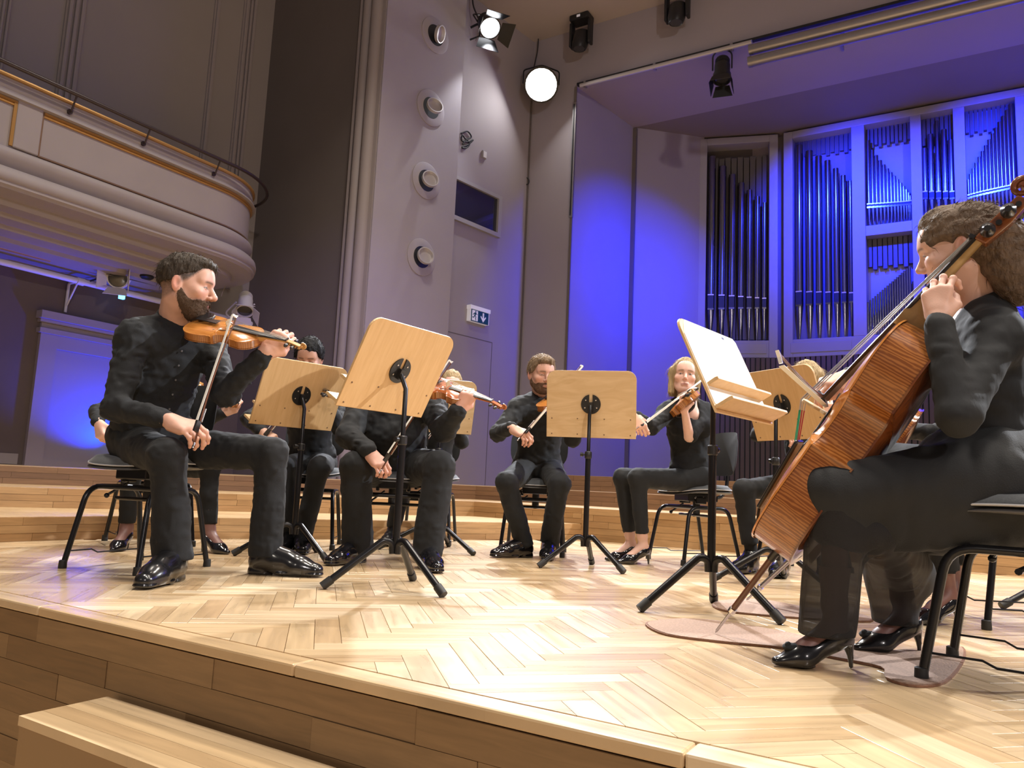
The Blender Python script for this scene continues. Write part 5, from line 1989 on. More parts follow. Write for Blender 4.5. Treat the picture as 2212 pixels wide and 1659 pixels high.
    if beard in ('full', 'short'):
        B = Vol(V.lo, V.lo + V.h * (V.n - 1), V.h)
        n_ = [min(a, b) for a, b in zip(B.n, V.n)]
        B.F = noears[:n_[0], :n_[1], :n_[2]] - (.0045 if beard == 'full' else .002)
        B.n = np.array(B.F.shape); B.ax = [a[:m] for a, m in zip(V.ax, n_)]
        if beard == 'full':
            B.ell((0, .058, -.104), (.032, .028, .026), k=.03)
        X_, Y_, Z_ = np.meshgrid(*B.ax, indexing='ij')
        top = np.interp(Y_, [-.02, -.004, .010, .03, .05, .065, .085, .12], [-.010, -.010, -.030, -.052, -.060, -.052, -.047, -.047])
        back = np.interp(Z_, [-.12, -.05, .0], [.012, -.006, -.006])
        g = np.maximum(Z_ - top, back - Y_)
        mouth = .0085 - np.sqrt((X_ / 2.3) ** 2 + (Z_ + .068) ** 2)
        g = np.maximum(g, np.where(Y_ > .06, mouth, -1))
        g = np.maximum(g, np.where(Y_ > .06, Z_ + .0475, -1))
        B.F = np.maximum(B.F, g.astype(np.float32))
        B.noise(.002, 160)
        bv, bf = B.mesh()
        if len(bv):
            out['beard'] = (to_world(bv * sc, M, pos), bf, None)
    return out


# ------------------------------------------------------------------ hands
def build_hand(wrist, fdir, dorsal, elbow, right, curls, tone, res=.003, thumb=.5, spread=.0, sc=1., reach=1., rwrist=.026, relb=.040, bright=1.):
    """fdir: wrist -> knuckles, dorsal: back of the hand.  curls: four (mcp,pip,dip) in degrees.  reach: share of the forearm shown"""
    y = nrm(fdir); z = nrm(np.asarray(dorsal) - y * (np.asarray(dorsal) @ y)); x = np.cross(y, z)
    M = np.stack([x, y, z], 1)
    s = 1. if right else -1.                       # thumb lies at x = -s (right hand, dorsal up, fingers ahead: thumb to the left)
    el = (M.T @ (np.asarray(elbow) - wrist)) / sc * reach
    joints = []
    specs = [(-.030, .090, .043, .026, .020, .0092), (-.009, .095, .047, .030, .021, .0094), (.012, .090, .043, .028, .020, .0089), (.031, .080, .034, .021, .018, .0080)]
    chains = []
    for q, (kx, ky, l1, l2, l3, r) in enumerate(specs):
        p = np.array([kx * s, ky, -.002]); a = 0.
        pts = [p]
        sp = spread * (q - 1.5) * .22
        for L, c in zip((l1, l2, l3), curls[q]):
            a -= math.radians(c)
            d = np.array([math.sin(sp) * s, math.cos(a) * math.cos(sp), math.sin(a)])
            p = p + d * L
            pts.append(p)
        chains.append((pts, r))
    t0 = np.array([-.020 * s, .018, -.008]); t1 = np.array([-.044 * s, .048, -.022 - .012 * thumb]); t2 = np.array([-(.050 - .028 * thumb) * s, .078, -.034 - .020 * thumb]); t3 = np.array([-(.046 - .050 * thumb) * s, .102, -.040 - .020 * thumb])
    allp = np.array([p for c, _ in chains for p in c] + [t0, t1, t2, t3, el, (0, 0, 0)])
    V = Vol(allp.min(0) - .055, allp.max(0) + .055, res / sc)
    V.cone((0, -.01, 0), (0, .03, -.003), rwrist, .026, k=.02, flat=((0, 0, 1.), 1.25))
    for (pts, r), w in zip(chains, (.0135, .0135, .013, .0125)):
        V.cone((pts[0][0] * .45, .018, -.004), pts[0], .0155, w, k=.016)
    V.cone((.022 * s, .02, -.012), (.028 * s, .065, -.012), .014, .012, k=.014)
    V.cone((-.014 * s, .02, -.014), (-.028 * s, .055, -.018), .016, .013, k=.014)
    for pts, r in chains:
        for i in range(3):
            V.cone(pts[i], pts[i + 1], r * (1.04 - .1 * i), r * (.95 - .1 * i), k=.004)
            V.ell(pts[i], (r * 1.10, r * 1.10, r * 1.10), k=.004) if i else None
    V.cone(t0, t1, .0155, .0125, k=.014); V.cone(t1, t2, .0118, .0108, k=.004); V.cone(t2, t3, .0108, .0085, k=.004)
    V.cone((0, .0, 0), el, rwrist, rwrist + (relb - rwrist) * min(1, reach * 1.25), k=.015)
    v, f = V.mesh()
    base = np.array(SKIN[tone]) * bright
    col = np.tile(base, (len(v), 1)) * (1 + .05 * vnoise(v * 70))[:, None]
    for pts, r in chains:
        for q in (pts[0], pts[1], pts[2]):
            d = np.exp(-(((v - q) ** 2).sum(1)) / .009 ** 2)
            col += np.array([.03, -.03, -.025]) * d[:, None]
        tip = pts[3]
        d = np.exp(-(((v - tip) ** 2).sum(1)) / .010 ** 2)
        col += np.array([.05, -.02, -.01]) * d[:, None]
    return (to_world(v * sc, M, np.asarray(wrist)), f, np.clip(col, .01, 1))


# ------------------------------------------------------------------ shoes (local: toe +y, sole at z=0, origin under the ankle)
def shoe_mesh(kind, res=.004):
    V = Vol((-.07, -.13, -.02), (.07, .235, .16), res)
    if kind == 'derby':
        V.cone((0, -.055, .048), (0, .02, .048), .038, .041, k=.02)
        V.cone((0, .02, .046), (0, .11, .036), .042, .043, k=.03)
        V.cone((0, .11, .032), (0, .170, .026), .042, .033, k=.03, flat=((0, 0, 1.), 1.2))
        V.cone((0, -.035, .06), (0, -.035, .110), .040, .042, k=.03)
        V.cone((0, -.02, .085), (0, .06, .065), .038, .034, k=.03)
        V.cone((0, -.035, .095), (0, -.037, .17), .034, .037, k=.004, sub=True)
        V.cut((0, 0, .014), (0, 0, -1), .004)
        V.cone((0, -.058, .010), (0, -.030, .010), .036, .037, k=.004)
        V.cut((0, 0, .020), (0, 0, 1), .004, .001)
        V.cone((0, .05, .012), (0, .170, .012), .046, .036, k=.008, flat=((0, 0, 1.), 4.))
        V.cut((0, 0, 0), (0, 0, -1), .003)
        for q in range(4):
            V.cone((-.022, .030 + q * .017, .094 - q * .008), (.022, .030 + q * .017, .094 - q * .008), .0035, .0035, k=.003)
    else:                                           # pump on a stiletto heel
        V.cone((0, -.058, .088), (0, -.030, .080), .030, .032, k=.02)
        V.cone((0, -.030, .074), (0, .060, .026), .034, .038, k=.03)
        V.cone((0, .060, .022), (0, .125, .014), .038, .016, k=.03, flat=((0, 0, 1.), 1.3))
        # opening for the foot
        V.cone((0, -.040, .118), (0, .035, .085), .033, .033, k=.006, sub=True)
        V.ell((0, .040, .078), (.030, .040, .030), k=.006, sub=True)
        V.cone((0, -.055, .10), (0, -.025, .098), .024, .027, k=.003, sub=True)
        V.cut((0, .06, .004), nrm((0, .0, -1)), .003)
        n = nrm((0, -.50, -1.)); V.cut((0, .045, .008), n, .004, None)
        V.cone((0, -.072, .068), (0, -.080, .030), .017, .0075, k=.012)
        V.cone((0, -.080, .030), (0, -.081, .0), .0075, .0055, k=.004)
        V.cone((0, .05, .006), (0, .118, .006), .030, .014, k=.006, flat=((0, 0, 1.), 4.))
        V.cut((0, 0, 0), (0, 0, -1), .002)
    return V.mesh()


SHOES = {}


def shoe(kind, parent, ankle, toe, mt, base, sc=1.):
    if kind not in SHOES:
        SHOES[kind] = shoe_mesh(kind)
    v, f = SHOES[kind]
    y = nrm([toe[0], toe[1], 0.]); x = np.array([y[1], -y[0], 0.]); z = np.array([0, 0, 1.])
    M = np.stack([x, y, z], 1)
    o = np.array([ankle[0], ankle[1], 0.]) + y * .035
    M = M * sc
    w = to_world(v, M, o)
    ob = raw_object('shoe', [(w, f, None)], mt, parent, base)
    return ob, (lambda p: to_world(np.array([p], float), M, o)[0])


# ------------------------------------------------------------------ a seated player
def player(label, J, face, opts):
    """J: joints in world space; opts: clothes, head, hands"""
    q = {k: np.asarray(v, float) for k, v in J.items()}
    o_ = dict(g=1., hs=1., tone='fair', hair='short', beard=None, hairmat='hair_brown', shirt='shirt_black', trousers='trouser_black', shoes='derby', shoemat='shoe_leather', res=.0035,
              cloth=.0095, up=(0, 0, 1), woman=False, bust=0., belly=0., sleeveL=1., sleeveR=1., legs=True, collar=True, brow=(.05, .03, .02), look=0., lids=.5, wr=.0065, thick=1., skirt=False, jaw=1., hem=.075)
    o_.update(opts)
    g = o_['g']
    base = np.array([q['pelvis'][0], q['pelvis'][1], 0.])
    root = empty('person', tuple(base), label, 'person', 'players of the chamber orchestra')
    up = nrm(q['neck'] - q['pelvis'])
    right = q['shR'] - q['shL']; right = nrm(right - up * (right @ up))
    fwd = np.cross(up, right)
    hipright = nrm(q['hipR'] - q['hipL'])
    A = (right, fwd, up)
    P = lambda t: q['pelvis'] * (1 - t) + q['neck'] * t
    allp = np.array(list(q.values()))
    lo, hi = allp.min(0) - .24, allp.max(0) + .24
    # ---- skin: coarse body under the clothes, fine head and hands, one mesh
    parts = []
    V = Vol(lo, hi, .016)
    V.ell(P(.70), (.125 * g, .08 * g, .15), A, .05); V.ell(P(.35), (.11 * g, .075 * g, .15), A, .05); V.ell(P(.02), (.12 * g, .08 * g, .09), A, .05)
    V.cone(q['shL'], q['shR'], .045, .045, .05)
    for s in 'RL':
        V.cone(q['sh' + s], q['el' + s], .038 * g, .032 * g, .03); V.cone(q['el' + s], q['wr' + s], .032 * g, .022, .03)
        V.cone(q['hip' + s], q['kn' + s], .06 * g, .048 * g, .03); V.cone(q['kn' + s], q['an' + s], .046 * g, .030, .03)
    V.cone(P(.9), q['neck'] + (q['head'] - q['neck']) * .5, .045, .042, .03)
    v, f = V.mesh()
    cc = np.tile(SKIN[o_['tone']], (len(v), 1))
    if o_.get('stockings'):
        cc[v[:, 2] < .52] *= np.array([.30, .24, .26])
    parts.append((v, f, cc))
    hd = build_head(q['head'], face, o_['up'], q['neck'] + up * .0 - fwd * .01, o_['tone'], o_['hair'], o_['beard'], o_['res'], o_['hs'], o_['brow'], o_['woman'], o_['look'], o_['lids'], o_['thick'], o_['jaw'])
    parts.append(hd['skin'])
    for s in 'RL':
        hk = o_.get('hand' + s)
        if hk:
            parts.append(build_hand(q['wr' + s], hk[0], hk[1], q['el' + s], s == 'R', hk[2], o_['tone'], max(.0026, o_['res'] * .85), hk[3], hk[4] if len(hk) > 4 else 0., o_['hs'] * (.92 if o_['woman'] else 1.),
                                    .30 if o_['sleeve' + s] > .9 else 1., .026 if not o_['woman'] else .0225, .040 * g))
    feet = []
    if o_['legs']:
        for s in 'RL':
            ob, tf = shoe(o_['shoes'], root, q['an' + s], o_['toe' + s], o_['shoemat'], base, o_['hs'] if o_['shoes'] == 'derby' else 1.)
            feet.append((s, ob, tf))
            if o_['shoes'] == 'pump':
                ank = q['an' + s]
                W = Vol(np.minimum(ank, tf((0, .1, 0))) - .12, np.maximum(ank, tf((0, .1, 0))) + .14, .005)
                W.cone(ank + (q['kn' + s] - ank) * .5, ank + (q['kn' + s] - ank) * .1, .046, .031, .02)
                W.cone(ank + (q['kn' + s] - ank) * .1, tf((0, -.045, .105)), .031, .027, .02)
                W.cone(tf((0, -.045, .100)), tf((0, -.03, .09)), .026, .026, .02)
                W.cone(tf((0, -.03, .108)), tf((0, .05, .045)), .027, .026, .025)
                W.cone(tf((0, .05, .040)), tf((0, .09, .022)), .025, .014, .02)
                wv, wf = W.mesh()
                tint = np.array(SKIN[o_['tone']]) * (np.array([.30, .24, .26]) if o_.get('stockings') else 1.)
                parts.append((wv, wf, np.tile(tint, (len(wv), 1))))
    if o_['woman']:
        W = Vol(q['neck'] - .22, q['neck'] + .16, .006)
        W.cone(q['neck'] - up * .02 - fwd * .01, P(.80) + fwd * .055, .056, .070, .05)
        W.cone(q['shL'] * .45 + q['shR'] * .55 + up * .0, q['shL'] * .55 + q['shR'] * .45, .056, .056, .05)
        for s in 'RL':
            W.cone(q['neck'] - up * .0, q['sh' + s] * .75 + q['neck'] * .25, .046, .044, .04)
        wv, wf = W.mesh()
        parts.append((wv, wf, np.tile(SKIN[o_['tone']], (len(wv), 1))))
    raw_object('body', parts, 'skin', root, base)
    fl = {'bob': -np.asarray(U0), 'long': -np.asarray(U0), 'frizz': -nrm(face) - U0 * .4}.get(o_['hair'], nrm(face) * .25 - U0 * .55)
    hp = [hd['hair']]
    ns = o_.get('strands', 700)
    if ns and len(hd['hair'][0]):
        ll = {'bob': .05, 'long': .06, 'frizz': .035, 'thin': .014}.get(o_['hair'], .016) * o_['hs']
        hp.append(strands(hd['hair'], ns, ll, fl, {'bob': .05, 'long': .05, 'frizz': .35}.get(o_['hair'], .45), .0011, {'bob': .10, 'long': .1, 'frizz': .28}.get(o_['hair'], .3)))
    raw_object('hair', hp, o_['hairmat'], root, base)
    if 'beard' in hd:
        bp_ = [hd['beard']]
        if o_['beard'] == 'full':
            bp_.append(strands(hd['beard'], 1800, .009 * o_['hs'], nrm(face) * .3 - U0, .5, .0007, .35))
        raw_object('beard', bp_, o_.get('beardmat', 'beard'), root, base)
    # ---- shirt
    h = o_['cloth']
    V = Vol(lo, hi, h)
    V.ell(P(.70) + fwd * .004, (.163 * g, .112 * g, .165), A, .06)
    V.ell(P(.40) + fwd * (.008 + o_['belly'] * .5), (.148 * g, (.108 + o_['belly']) * g, .165), A, .07)
    V.ell(P(.10) + fwd * .01, (.168 * g, (.122 + o_['belly'] * .7) * g, .115), A, .06)
    if o_['bust']:
        for s in (-1, 1):
            V.ell(P(.66) + fwd * .075 + right * s * .065, (.068, .055 + o_['bust'], .065), A, .05)
    V.cone(q['shL'] + right * .01, q['shR'] - right * .01, .070 * g, .070 * g, .06)
    for s in 'RL':
        V.cone(q['neck'] + up * .012 - fwd * .01, q['sh' + s] - up * .0, .050, .060 * g, .05)
        sl = o_['sleeve' + s]
        ra, rb, rc = .066 * g, .053 * g, .038 * g + .003
        if sl > .9:
            V.cone(q['sh' + s], q['el' + s], ra, rb, .035)
            e = q['el' + s] + (q['wr' + s] - q['el' + s]) * .93
            V.cone(q['el' + s], e, rb, rc, .02)
        else:
            e = q['sh' + s] + (q['el' + s] - q['sh' + s]) * (.88 * sl / .5 if sl < .5 else .93)
            V.cone(q['sh' + s], e, ra, rb * 1.02, .035)
    # folds: broad and fine, stretched along the limbs
    V.noise(o_['wr'], 13, (1, 1, 1), .04, 3.1); V.noise(o_['wr'] * .8, 26, (1, 1, 1.5), .04, 7.7, True); V.noise(o_['wr'] * .3, 55, (1, 1, 1.4), .03, 1.3)
    nk = q['neck'] + up * .030
    ndir = nrm(up + fwd * .38)
    V.cut(nk, ndir, .01, .14)
    V.cone(q['neck'] - up * .05 + fwd * .02, q['neck'] + ndir * .12, .044, .058, .006, sub=True)
    if o_['woman']:
        V.cone(q['neck'] + fwd * .075 + up * .02, P(.80) + fwd * .13, .060, .022, .01, sub=True)
    v, f = V.mesh()
    sh_ob = raw_object('shirt' if not o_['skirt'] else 'dress_top', [(v, f, None)], o_['shirt'], root, base)
    if o_['collar']:
        # turned-down collar: a band round the neck, open at the front
        c0 = q['neck'] + up * .022
        ax_ = nrm(ndir); sx_ = nrm(np.cross(ax_, fwd)); fy_ = np.cross(sx_, ax_) * -1
        if fy_ @ fwd < 0:
            fy_ = -fy_
        vs, fs = [], []
        nseg = 26
        for k in range(nseg + 1):
            a = math.radians(38 + (360 - 76) * k / nseg)
            d = fy_ * math.cos(a) + sx_ * math.sin(a)
            fr_ = abs(math.cos(a / 2)) ** 6
            lowr, lift = .082 + .016 * fr_, -.022 - .040 * fr_
            for (rr, hh) in ((.066, -.02), (.064, .022), (.070, .028), (lowr, lift), (lowr - .004, lift), (.068, .018)):
                vs.append(c0 + d * rr * (g * .5 + .5) + ax_ * hh - base)
        m = 6
        for k in range(nseg):
            for j in range(m):
                j2 = (j + 1) % m
                fs.append((k * m + j, k * m + j2, (k + 1) * m + j2, (k + 1) * m + j))
        MB().add(vs, fs, True).build('collar', o_['shirt'], sh_ob, angle=60)
    if o_.get('buttons'):
        for t in o_['buttons']:
            p = P(t) + fwd * ((.112 + .02 * o_['belly']) * g + .012)
            MB().lathe([(.0048, 0), (.0048, .002), (.002, .003)], 10, origin=p - base, x=right, y=up, z=fwd).build('button', 'button', sh_ob)
    # ---- trousers
    if o_['legs'] and not o_['skirt']:
        V = Vol(lo, hi, h)
        V.ell(q['pelvis'], (.168 * g, .135 * g, .115), (hipright, np.cross(up, hipright), up), .05)
        hm = o_['hem']
        for s in 'RL':
            k0 = .090 if not o_['woman'] else .086
            V.cone(q['hip' + s], q['kn' + s], k0 * g, .066 * g, .04)
            e = q['an' + s] + nrm(q['kn' + s] - q['an' + s]) * (hm - .08)
            V.cone(q['kn' + s], e, .064 * g, o_.get('cuff', .058) * g, .03)
        V.noise(o_['wr'] * .8, 14, (1, 1, 1), .04, 5.5); V.noise(o_['wr'] * .5, 30, (1, 1, 1.2), .03, 2.2, True)
        for s in 'RL':
            dn = nrm(q['an' + s] - q['kn' + s])
            V.cut(q['an' + s] - dn * (hm - .075), dn, .004, .16)
        v, f = V.mesh()
        raw_object('trousers', [(v, f, None)], o_['trousers'], root, base)
        if o_['shoes'] == 'derby':
            for s in 'RL':
                a = q['an' + s]
                MB().tube([a + (q['kn' + s] - a) * .18 - base, a - base, np.array([a[0], a[1], .05]) - base], [.040, .037, .036], 14).build('sock', 'sock', root)
    return root, q, base, (right, fwd, up)


def joints(d):
    return {k: D(*v) for k, v in d.items()}


def ldir(r, f, u):
    """direction from camera-right, camera-forward, up"""
    return nrm(R0 * r + F0 * f + U0 * u)
# ================================================================== THE PLAYERS
def seat_under(q, label, center=None, face=None):
    hip, kn = (q['hipR'] + q['hipL']) / 2, (q['knR'] + q['knL']) / 2
    d = nrm((kn - hip) * [1, 1, 0])
    c = q['pelvis'] + d * .03 if center is None else np.asarray(center)
    return chair(c, d if face is None else face, label)


GRIP = [(58, 88, 45), (60, 92, 48), (62, 92, 48), (60, 86, 45)]
BOWH = [(30, 42, 22), (40, 46, 25), (46, 46, 25), (40, 40, 22)]

# ---- A: bearded violinist in the left foreground
JA = joints(dict(pelvis=(322, 950, 3.64), neck=(376, 696, 3.58), head=(404, 619, 3.50), shR=(290, 728, 3.44), elR=(250, 882, 3.34), wrR=(366, 908, 3.24), shL=(452, 740, 3.70), elL=(486, 852, 3.52),
                 wrL=(572, 762, 3.44), hipR=(290, 962, 3.58), knR=(362, 985, 3.22), anR=(374, 1205, 3.24), hipL=(375, 968, 3.70), knL=(586, 978, 3.60), anL=(574, 1195, 3.60)))
rA, qA, bA, fA = player('bearded man in black shirt playing violin in the left foreground', JA, ldir(.985, .12, -.11),
    dict(g=1.13, hs=1.18, tone='fair', hair='fade', hairmat='hair_dark', beard='full', beardmat='beard', res=.0028, cloth=.0085, up=ldir(.12, .0, 1), wr=.0075, brow=(.035, .02, .014), lids=.55, look=-.3,
         toeR=ldir(.0, -1, 0), toeL=ldir(.99, -.10, 0), trousers='trouser_black', cuff=.068, hem=.06, buttons=(.30, .42, .54, .66, .78), thick=1.15,
         handR=(ldir(.90, -.18, -.22), ldir(.15, -.55, .8), BOWH, .8), handL=(ldir(.66, .05, .72), ldir(.25, -.95, .10), GRIP, .55)))
seat_under(qA, 'orchestra chair under the bearded violinist in the left foreground', (-3.335, 2.215), (.23, -.97))
violin_at('amber', D(414, 703, 3.48), D(682, 762, 3.37), ldir(.10, -.60, .80), 'amber violin under the chin of the bearded violinist in the foreground')
bow_at(D(424, 940, 3.15), D(511, 680, 3.37), ldir(-.45, -.88, 0), 'bow held upright by the bearded violinist in the foreground')

# ---- B: woman hidden behind him
JB = joints(dict(pelvis=(335, 1000, 4.8), neck=(340, 835, 4.7), head=(345, 788, 4.64), shR=(278, 858, 4.66), elR=(212, 890, 4.50), wrR=(212, 912, 4.30), shL=(395, 855, 4.68), elL=(430, 915, 4.5), wrL=(484, 892, 4.40),
                 hipR=(312, 1005, 4.76), knR=(285, 1008, 4.36), anR=(272, 1152, 4.38), hipL=(358, 1005, 4.72), knL=(452, 1010, 4.46), anL=(452, 1155, 4.44)))
rB, qB, bB, fB = player('woman in black and high heels hidden behind the bearded violinist', JB, ldir(.35, -.93, -.1),
    dict(g=.88, tone='pale', hair='bob', hairmat='hair_ash', woman=True, shoes='pump', shoemat='shoe_patent', res=.006, cloth=.012, toeR=ldir(.1, -1, 0), toeL=ldir(.88, -.5, 0), hem=.13, cuff=.05, stockings=True, collar=False,
         handR=(ldir(.35, -.2, -.9), ldir(-.4, -.8, -.1), BOWH, .6), handL=(ldir(.6, -.1, .7), ldir(.3, -.9, 0), GRIP, .5)))
seat_under(qB, 'orchestra chair behind the bearded violinist, under the woman in heels')
violin_at('brown', D(376, 832, 4.62), D(540, 894, 4.30), ldir(.1, -.6, .8), 'brown violin peeping out right of the bearded violinist\'s waist')

# ---- C: dark-haired man behind the left stand
JC = joints(dict(pelvis=(672, 1000, 5.12), neck=(668, 832, 5.02), head=(667, 775, 4.94), shR=(612, 862, 4.98), elR=(540, 905, 4.82), wrR=(566, 932, 4.64), shL=(724, 862, 5.0), elL=(734, 925, 4.8), wrL=(700, 870, 4.66),
                 hipR=(650, 1005, 5.08), knR=(612, 1010, 4.7), anR=(630, 1168, 4.8), hipL=(695, 1005, 5.08), knL=(690, 1010, 4.68), anL=(652, 1165, 4.74)))
rC, qC, bC, fC = player('dark-haired man looking down, behind the left music stand', JC, ldir(.06, -.92, -.38),
    dict(tone='olive', hair='short', hairmat='hair_black', thick=1.5, res=.004, cloth=.0105, brow=(.02, .015, .012), lids=.1, toeR=ldir(-.2, -1, 0), toeL=ldir(.3, -.95, 0), trousers='trouser_slate',
         handR=(ldir(.7, -.4, -.4), ldir(-.1, -.6, .8), BOWH, .7), handL=(ldir(.2, -.2, .9), ldir(.4, -.9, 0), GRIP, .5)))
seat_under(qC, 'orchestra chair under the dark-haired man behind the left stand')
bow_at(D(572, 946, 4.58), D(690, 806, 4.86), ldir(-.8, -.5, 0), 'bow showing just below the left music stand')
violin_at('amber', D(672, 838, 4.90), D(716, 862, 4.38), ldir(.0, -.4, .9), 'violin of the dark-haired man, hidden behind the left stand')

# ---- D: big man whose head is hidden by the foremost stand
JD = joints(dict(pelvis=(852, 1005, 4.62), neck=(856, 838, 4.52), head=(860, 782, 4.46), shR=(783, 880, 4.48), elR=(752, 942, 4.30), wrR=(798, 976, 4.12), shL=(930, 876, 4.50), elL=(958, 930, 4.27), wrL=(991, 886, 4.12),
                 hipR=(815, 1010, 4.58), knR=(770, 1008, 4.17), anR=(772, 1190, 4.25), hipL=(892, 1010, 4.58), knL=(950, 1008, 4.17), anL=(922, 1195, 4.15)))
rD, qD, bD, fD = player('big man in black with his head hidden by the foremost stand', JD, ldir(.25, -.93, -.15),
    dict(g=1.28, hs=1.06, tone='pink', hair='short', hairmat='hair_brown', res=.004, cloth=.009, belly=.05, toeR=ldir(-.45, -.9, 0), toeL=ldir(.35, -.93, 0), cuff=.066, hem=.06, shoemat='shoe_patent',
         handR=(ldir(.72, -.25, -.62), ldir(.25, -.75, .6), BOWH, .8), handL=(ldir(.50, -.15, .80), ldir(.30, -.92, .1), GRIP, .5)))
seat_under(qD, 'orchestra chair under the big man behind the foremost stand')
violin_at('red', D(908, 828, 4.30), D(1082, 884, 4.05), ldir(.05, -.55, .83), 'red-brown violin of the big man, scroll right of the foremost stand')
bow_at(D(830, 1003, 4.07), D(977, 779, 4.24), ldir(-.7, -.7, 0), 'bow of the big man crossing behind the foremost stand')

# ---- E: fair-haired player behind him
JE = joints(dict(pelvis=(930, 1005, 5.95), neck=(958, 872, 5.85), head=(974, 836, 5.80), shR=(910, 895, 5.8), elR=(888, 952, 5.7), wrR=(900, 968, 5.55), shL=(1000, 895, 5.85), elL=(998, 955, 5.65), wrL=(985, 905, 5.5),
                 hipR=(912, 1010, 5.9), knR=(880, 1010, 5.5), anR=(850, 1140, 5.56), hipL=(955, 1010, 5.9), knL=(950, 1012, 5.48), anL=(930, 1140, 5.5)))
rE, qE, bE, fE = player('fair-haired player mostly hidden behind the big man and a stand', JE, ldir(.2, -.9, -.4),
    dict(g=.95, tone='pink', hair='thin', hairmat='hair_blond', thick=1.3, res=.0055, cloth=.013, toeR=ldir(-.1, -1, 0), toeL=ldir(.2, -1, 0), brow=(.3, .2, .1), lids=.1,
         handR=(ldir(.6, -.3, -.5), ldir(-.1, -.7, .7), BOWH, .7), handL=(ldir(.1, -.2, .9), ldir(.4, -.9, 0), GRIP, .5)))
seat_under(qE, 'orchestra chair under the fair-haired player behind the big man')
bow_at(D(900, 985, 5.42), D(990, 868, 5.75), ldir(-.8, -.5, 0), 'bow showing between the big man\'s arm and his thigh')

# ---- F: man at the back centre
JF = joints(dict(pelvis=(1160, 1010, 5.38), neck=(1172, 856, 5.26), head=(1170, 810, 5.18), shR=(1118, 884, 5.2), elR=(1076, 936, 5.04), wrR=(1106, 924, 4.86), shL=(1222, 882, 5.26), elL=(1238, 948, 5.05), wrL=(1262, 885, 4.9),
                 hipR=(1138, 1015, 5.34), knR=(1094, 1042, 4.95), anR=(1133, 1180, 5.02), hipL=(1186, 1015, 5.34), knL=(1208, 1046, 4.95), anL=(1185, 1185, 5.05)))
rF, qF, bF, fF = player('man with trimmed brown beard playing violin at the back centre', JF, ldir(.34, -.92, -.16),
    dict(g=1.04, hs=1.04, tone='fair', hair='sidepart', hairmat='hair_brown', beard='short', beardmat='beard_light', res=.0034, cloth=.0095, brow=(.12, .07, .04), lids=.3, look=.3, toeR=ldir(-.85, -.5, 0), toeL=ldir(-.1, -1, 0), trousers='trouser_slate', shoemat='shoe_patent', hem=.07,
         handR=(ldir(.80, -.40, -.35), ldir(-.05, -.5, .85), BOWH, .8), handL=(ldir(.1, -.2, .9), ldir(.4, -.9, 0), GRIP, .5)))
seat_under(qF, 'orchestra chair under the man at the back centre')
violin_at('amber', D(1170, 872, 5.06), D(1320, 868, 4.72), ldir(.0, -.55, .83), 'violin of the bearded man at the back centre, behind his stand')
bow_at(D(1130, 938, 4.80), D(1257, 788, 5.00), ldir(.6, -.7, 0), 'bow of the bearded man at the back centre, tip above his stand')

# ---- G: blonde woman right of him
JG = joints(dict(pelvis=(1492, 1026, 5.12), neck=(1482, 868, 5.04), head=(1479, 814, 4.98), shR=(1442, 892, 5.0), elR=(1408, 924, 4.80), wrR=(1372, 898, 4.62), shL=(1524, 892, 5.06), elL=(1489, 944, 4.84), wrL=(1478, 884, 4.74),
                 hipR=(1465, 1036, 5.14), knR=(1345, 1032, 5.02), anR=(1362, 1168, 5.06), hipL=(1500, 1038, 5.06), knL=(1378, 1032, 4.90), anL=(1388, 1172, 4.92)))
rG, qG, bG, fG = player('blonde woman in black with bare forearm playing violin at the back', JG, ldir(-.16, -.98, .06),
    dict(g=.90, hs=.98, tone='pale', hair='bob', hairmat='hair_blond', woman=True, bust=.015, shoes='pump', shoemat='shoe_patent', shirt='shirt_soft', trousers='trouser_slate', res=.003, cloth=.009, brow=(.16, .10, .06), lids=.55, look=.2, collar=False,
         toeR=ldir(-.96, -.28, 0), toeL=ldir(-.93, -.36, 0), hem=.13, cuff=.048, sleeveL=.5, up=ldir(.06, 0, 1), wr=.005,
         handR=(ldir(.35, -.35, -.75), ldir(-.3, -.6, .5), BOWH, .7), handL=(ldir(.06, -.15, .98), ldir(-.50, -.85, .05), GRIP, .5)))
seat_under(qG, 'orchestra chair under the blonde woman at the back', (-1.66, 5.10), (-.60, -.80))
violin_at('amber', D(1472, 880, 5.0), D(1500, 850, 4.45), ldir(-.66, 0., .75), 'violin of the blonde woman, its scroll beside the white sheet')
bow_at(D(1380, 922, 4.58), D(1512, 822, 4.98), ldir(.3, -.9, 0), 'bow of the blonde woman slanting across her face')

# ---- H: fair woman behind the right stand
JH = joints(dict(pelvis=(1740, 1040, 5.0), neck=(1742, 872, 4.95), head=(1742, 822, 4.9), shR=(1690, 895, 4.95), elR=(1640, 938, 4.90), wrR=(1690, 925, 4.72), shL=(1800, 895, 4.95), elL=(1815, 955, 4.75), wrL=(1790, 905, 4.65),
                 hipR=(1715, 1045, 4.96), knR=(1606, 1058, 4.68), anR=(1622, 1185, 4.70), hipL=(1760, 1045, 4.96), knL=(1700, 1058, 4.58), anL=(1690, 1195, 4.62)))
rH, qH, bH, fH = player('fair-haired woman hidden behind the stand left of the cello', JH, ldir(-.45, -.85, -.2),
    dict(g=.9, tone='pale', hair='long', hairmat='hair_blond', woman=True, shoes='derby', res=.005, cloth=.012, toeR=ldir(-.7, -.7, 0), toeL=ldir(-.5, -.85, 0), hem=.10, cuff=.06, stockings=True, collar=False,
         handR=(ldir(.5, -.4, -.5), ldir(-.1, -.6, .8), BOWH, .7), handL=(ldir(-.2, -.2, .9), ldir(-.4, -.9, 0), GRIP, .5)))
seat_under(qH, 'orchestra chair under the fair-haired woman left of the cello')

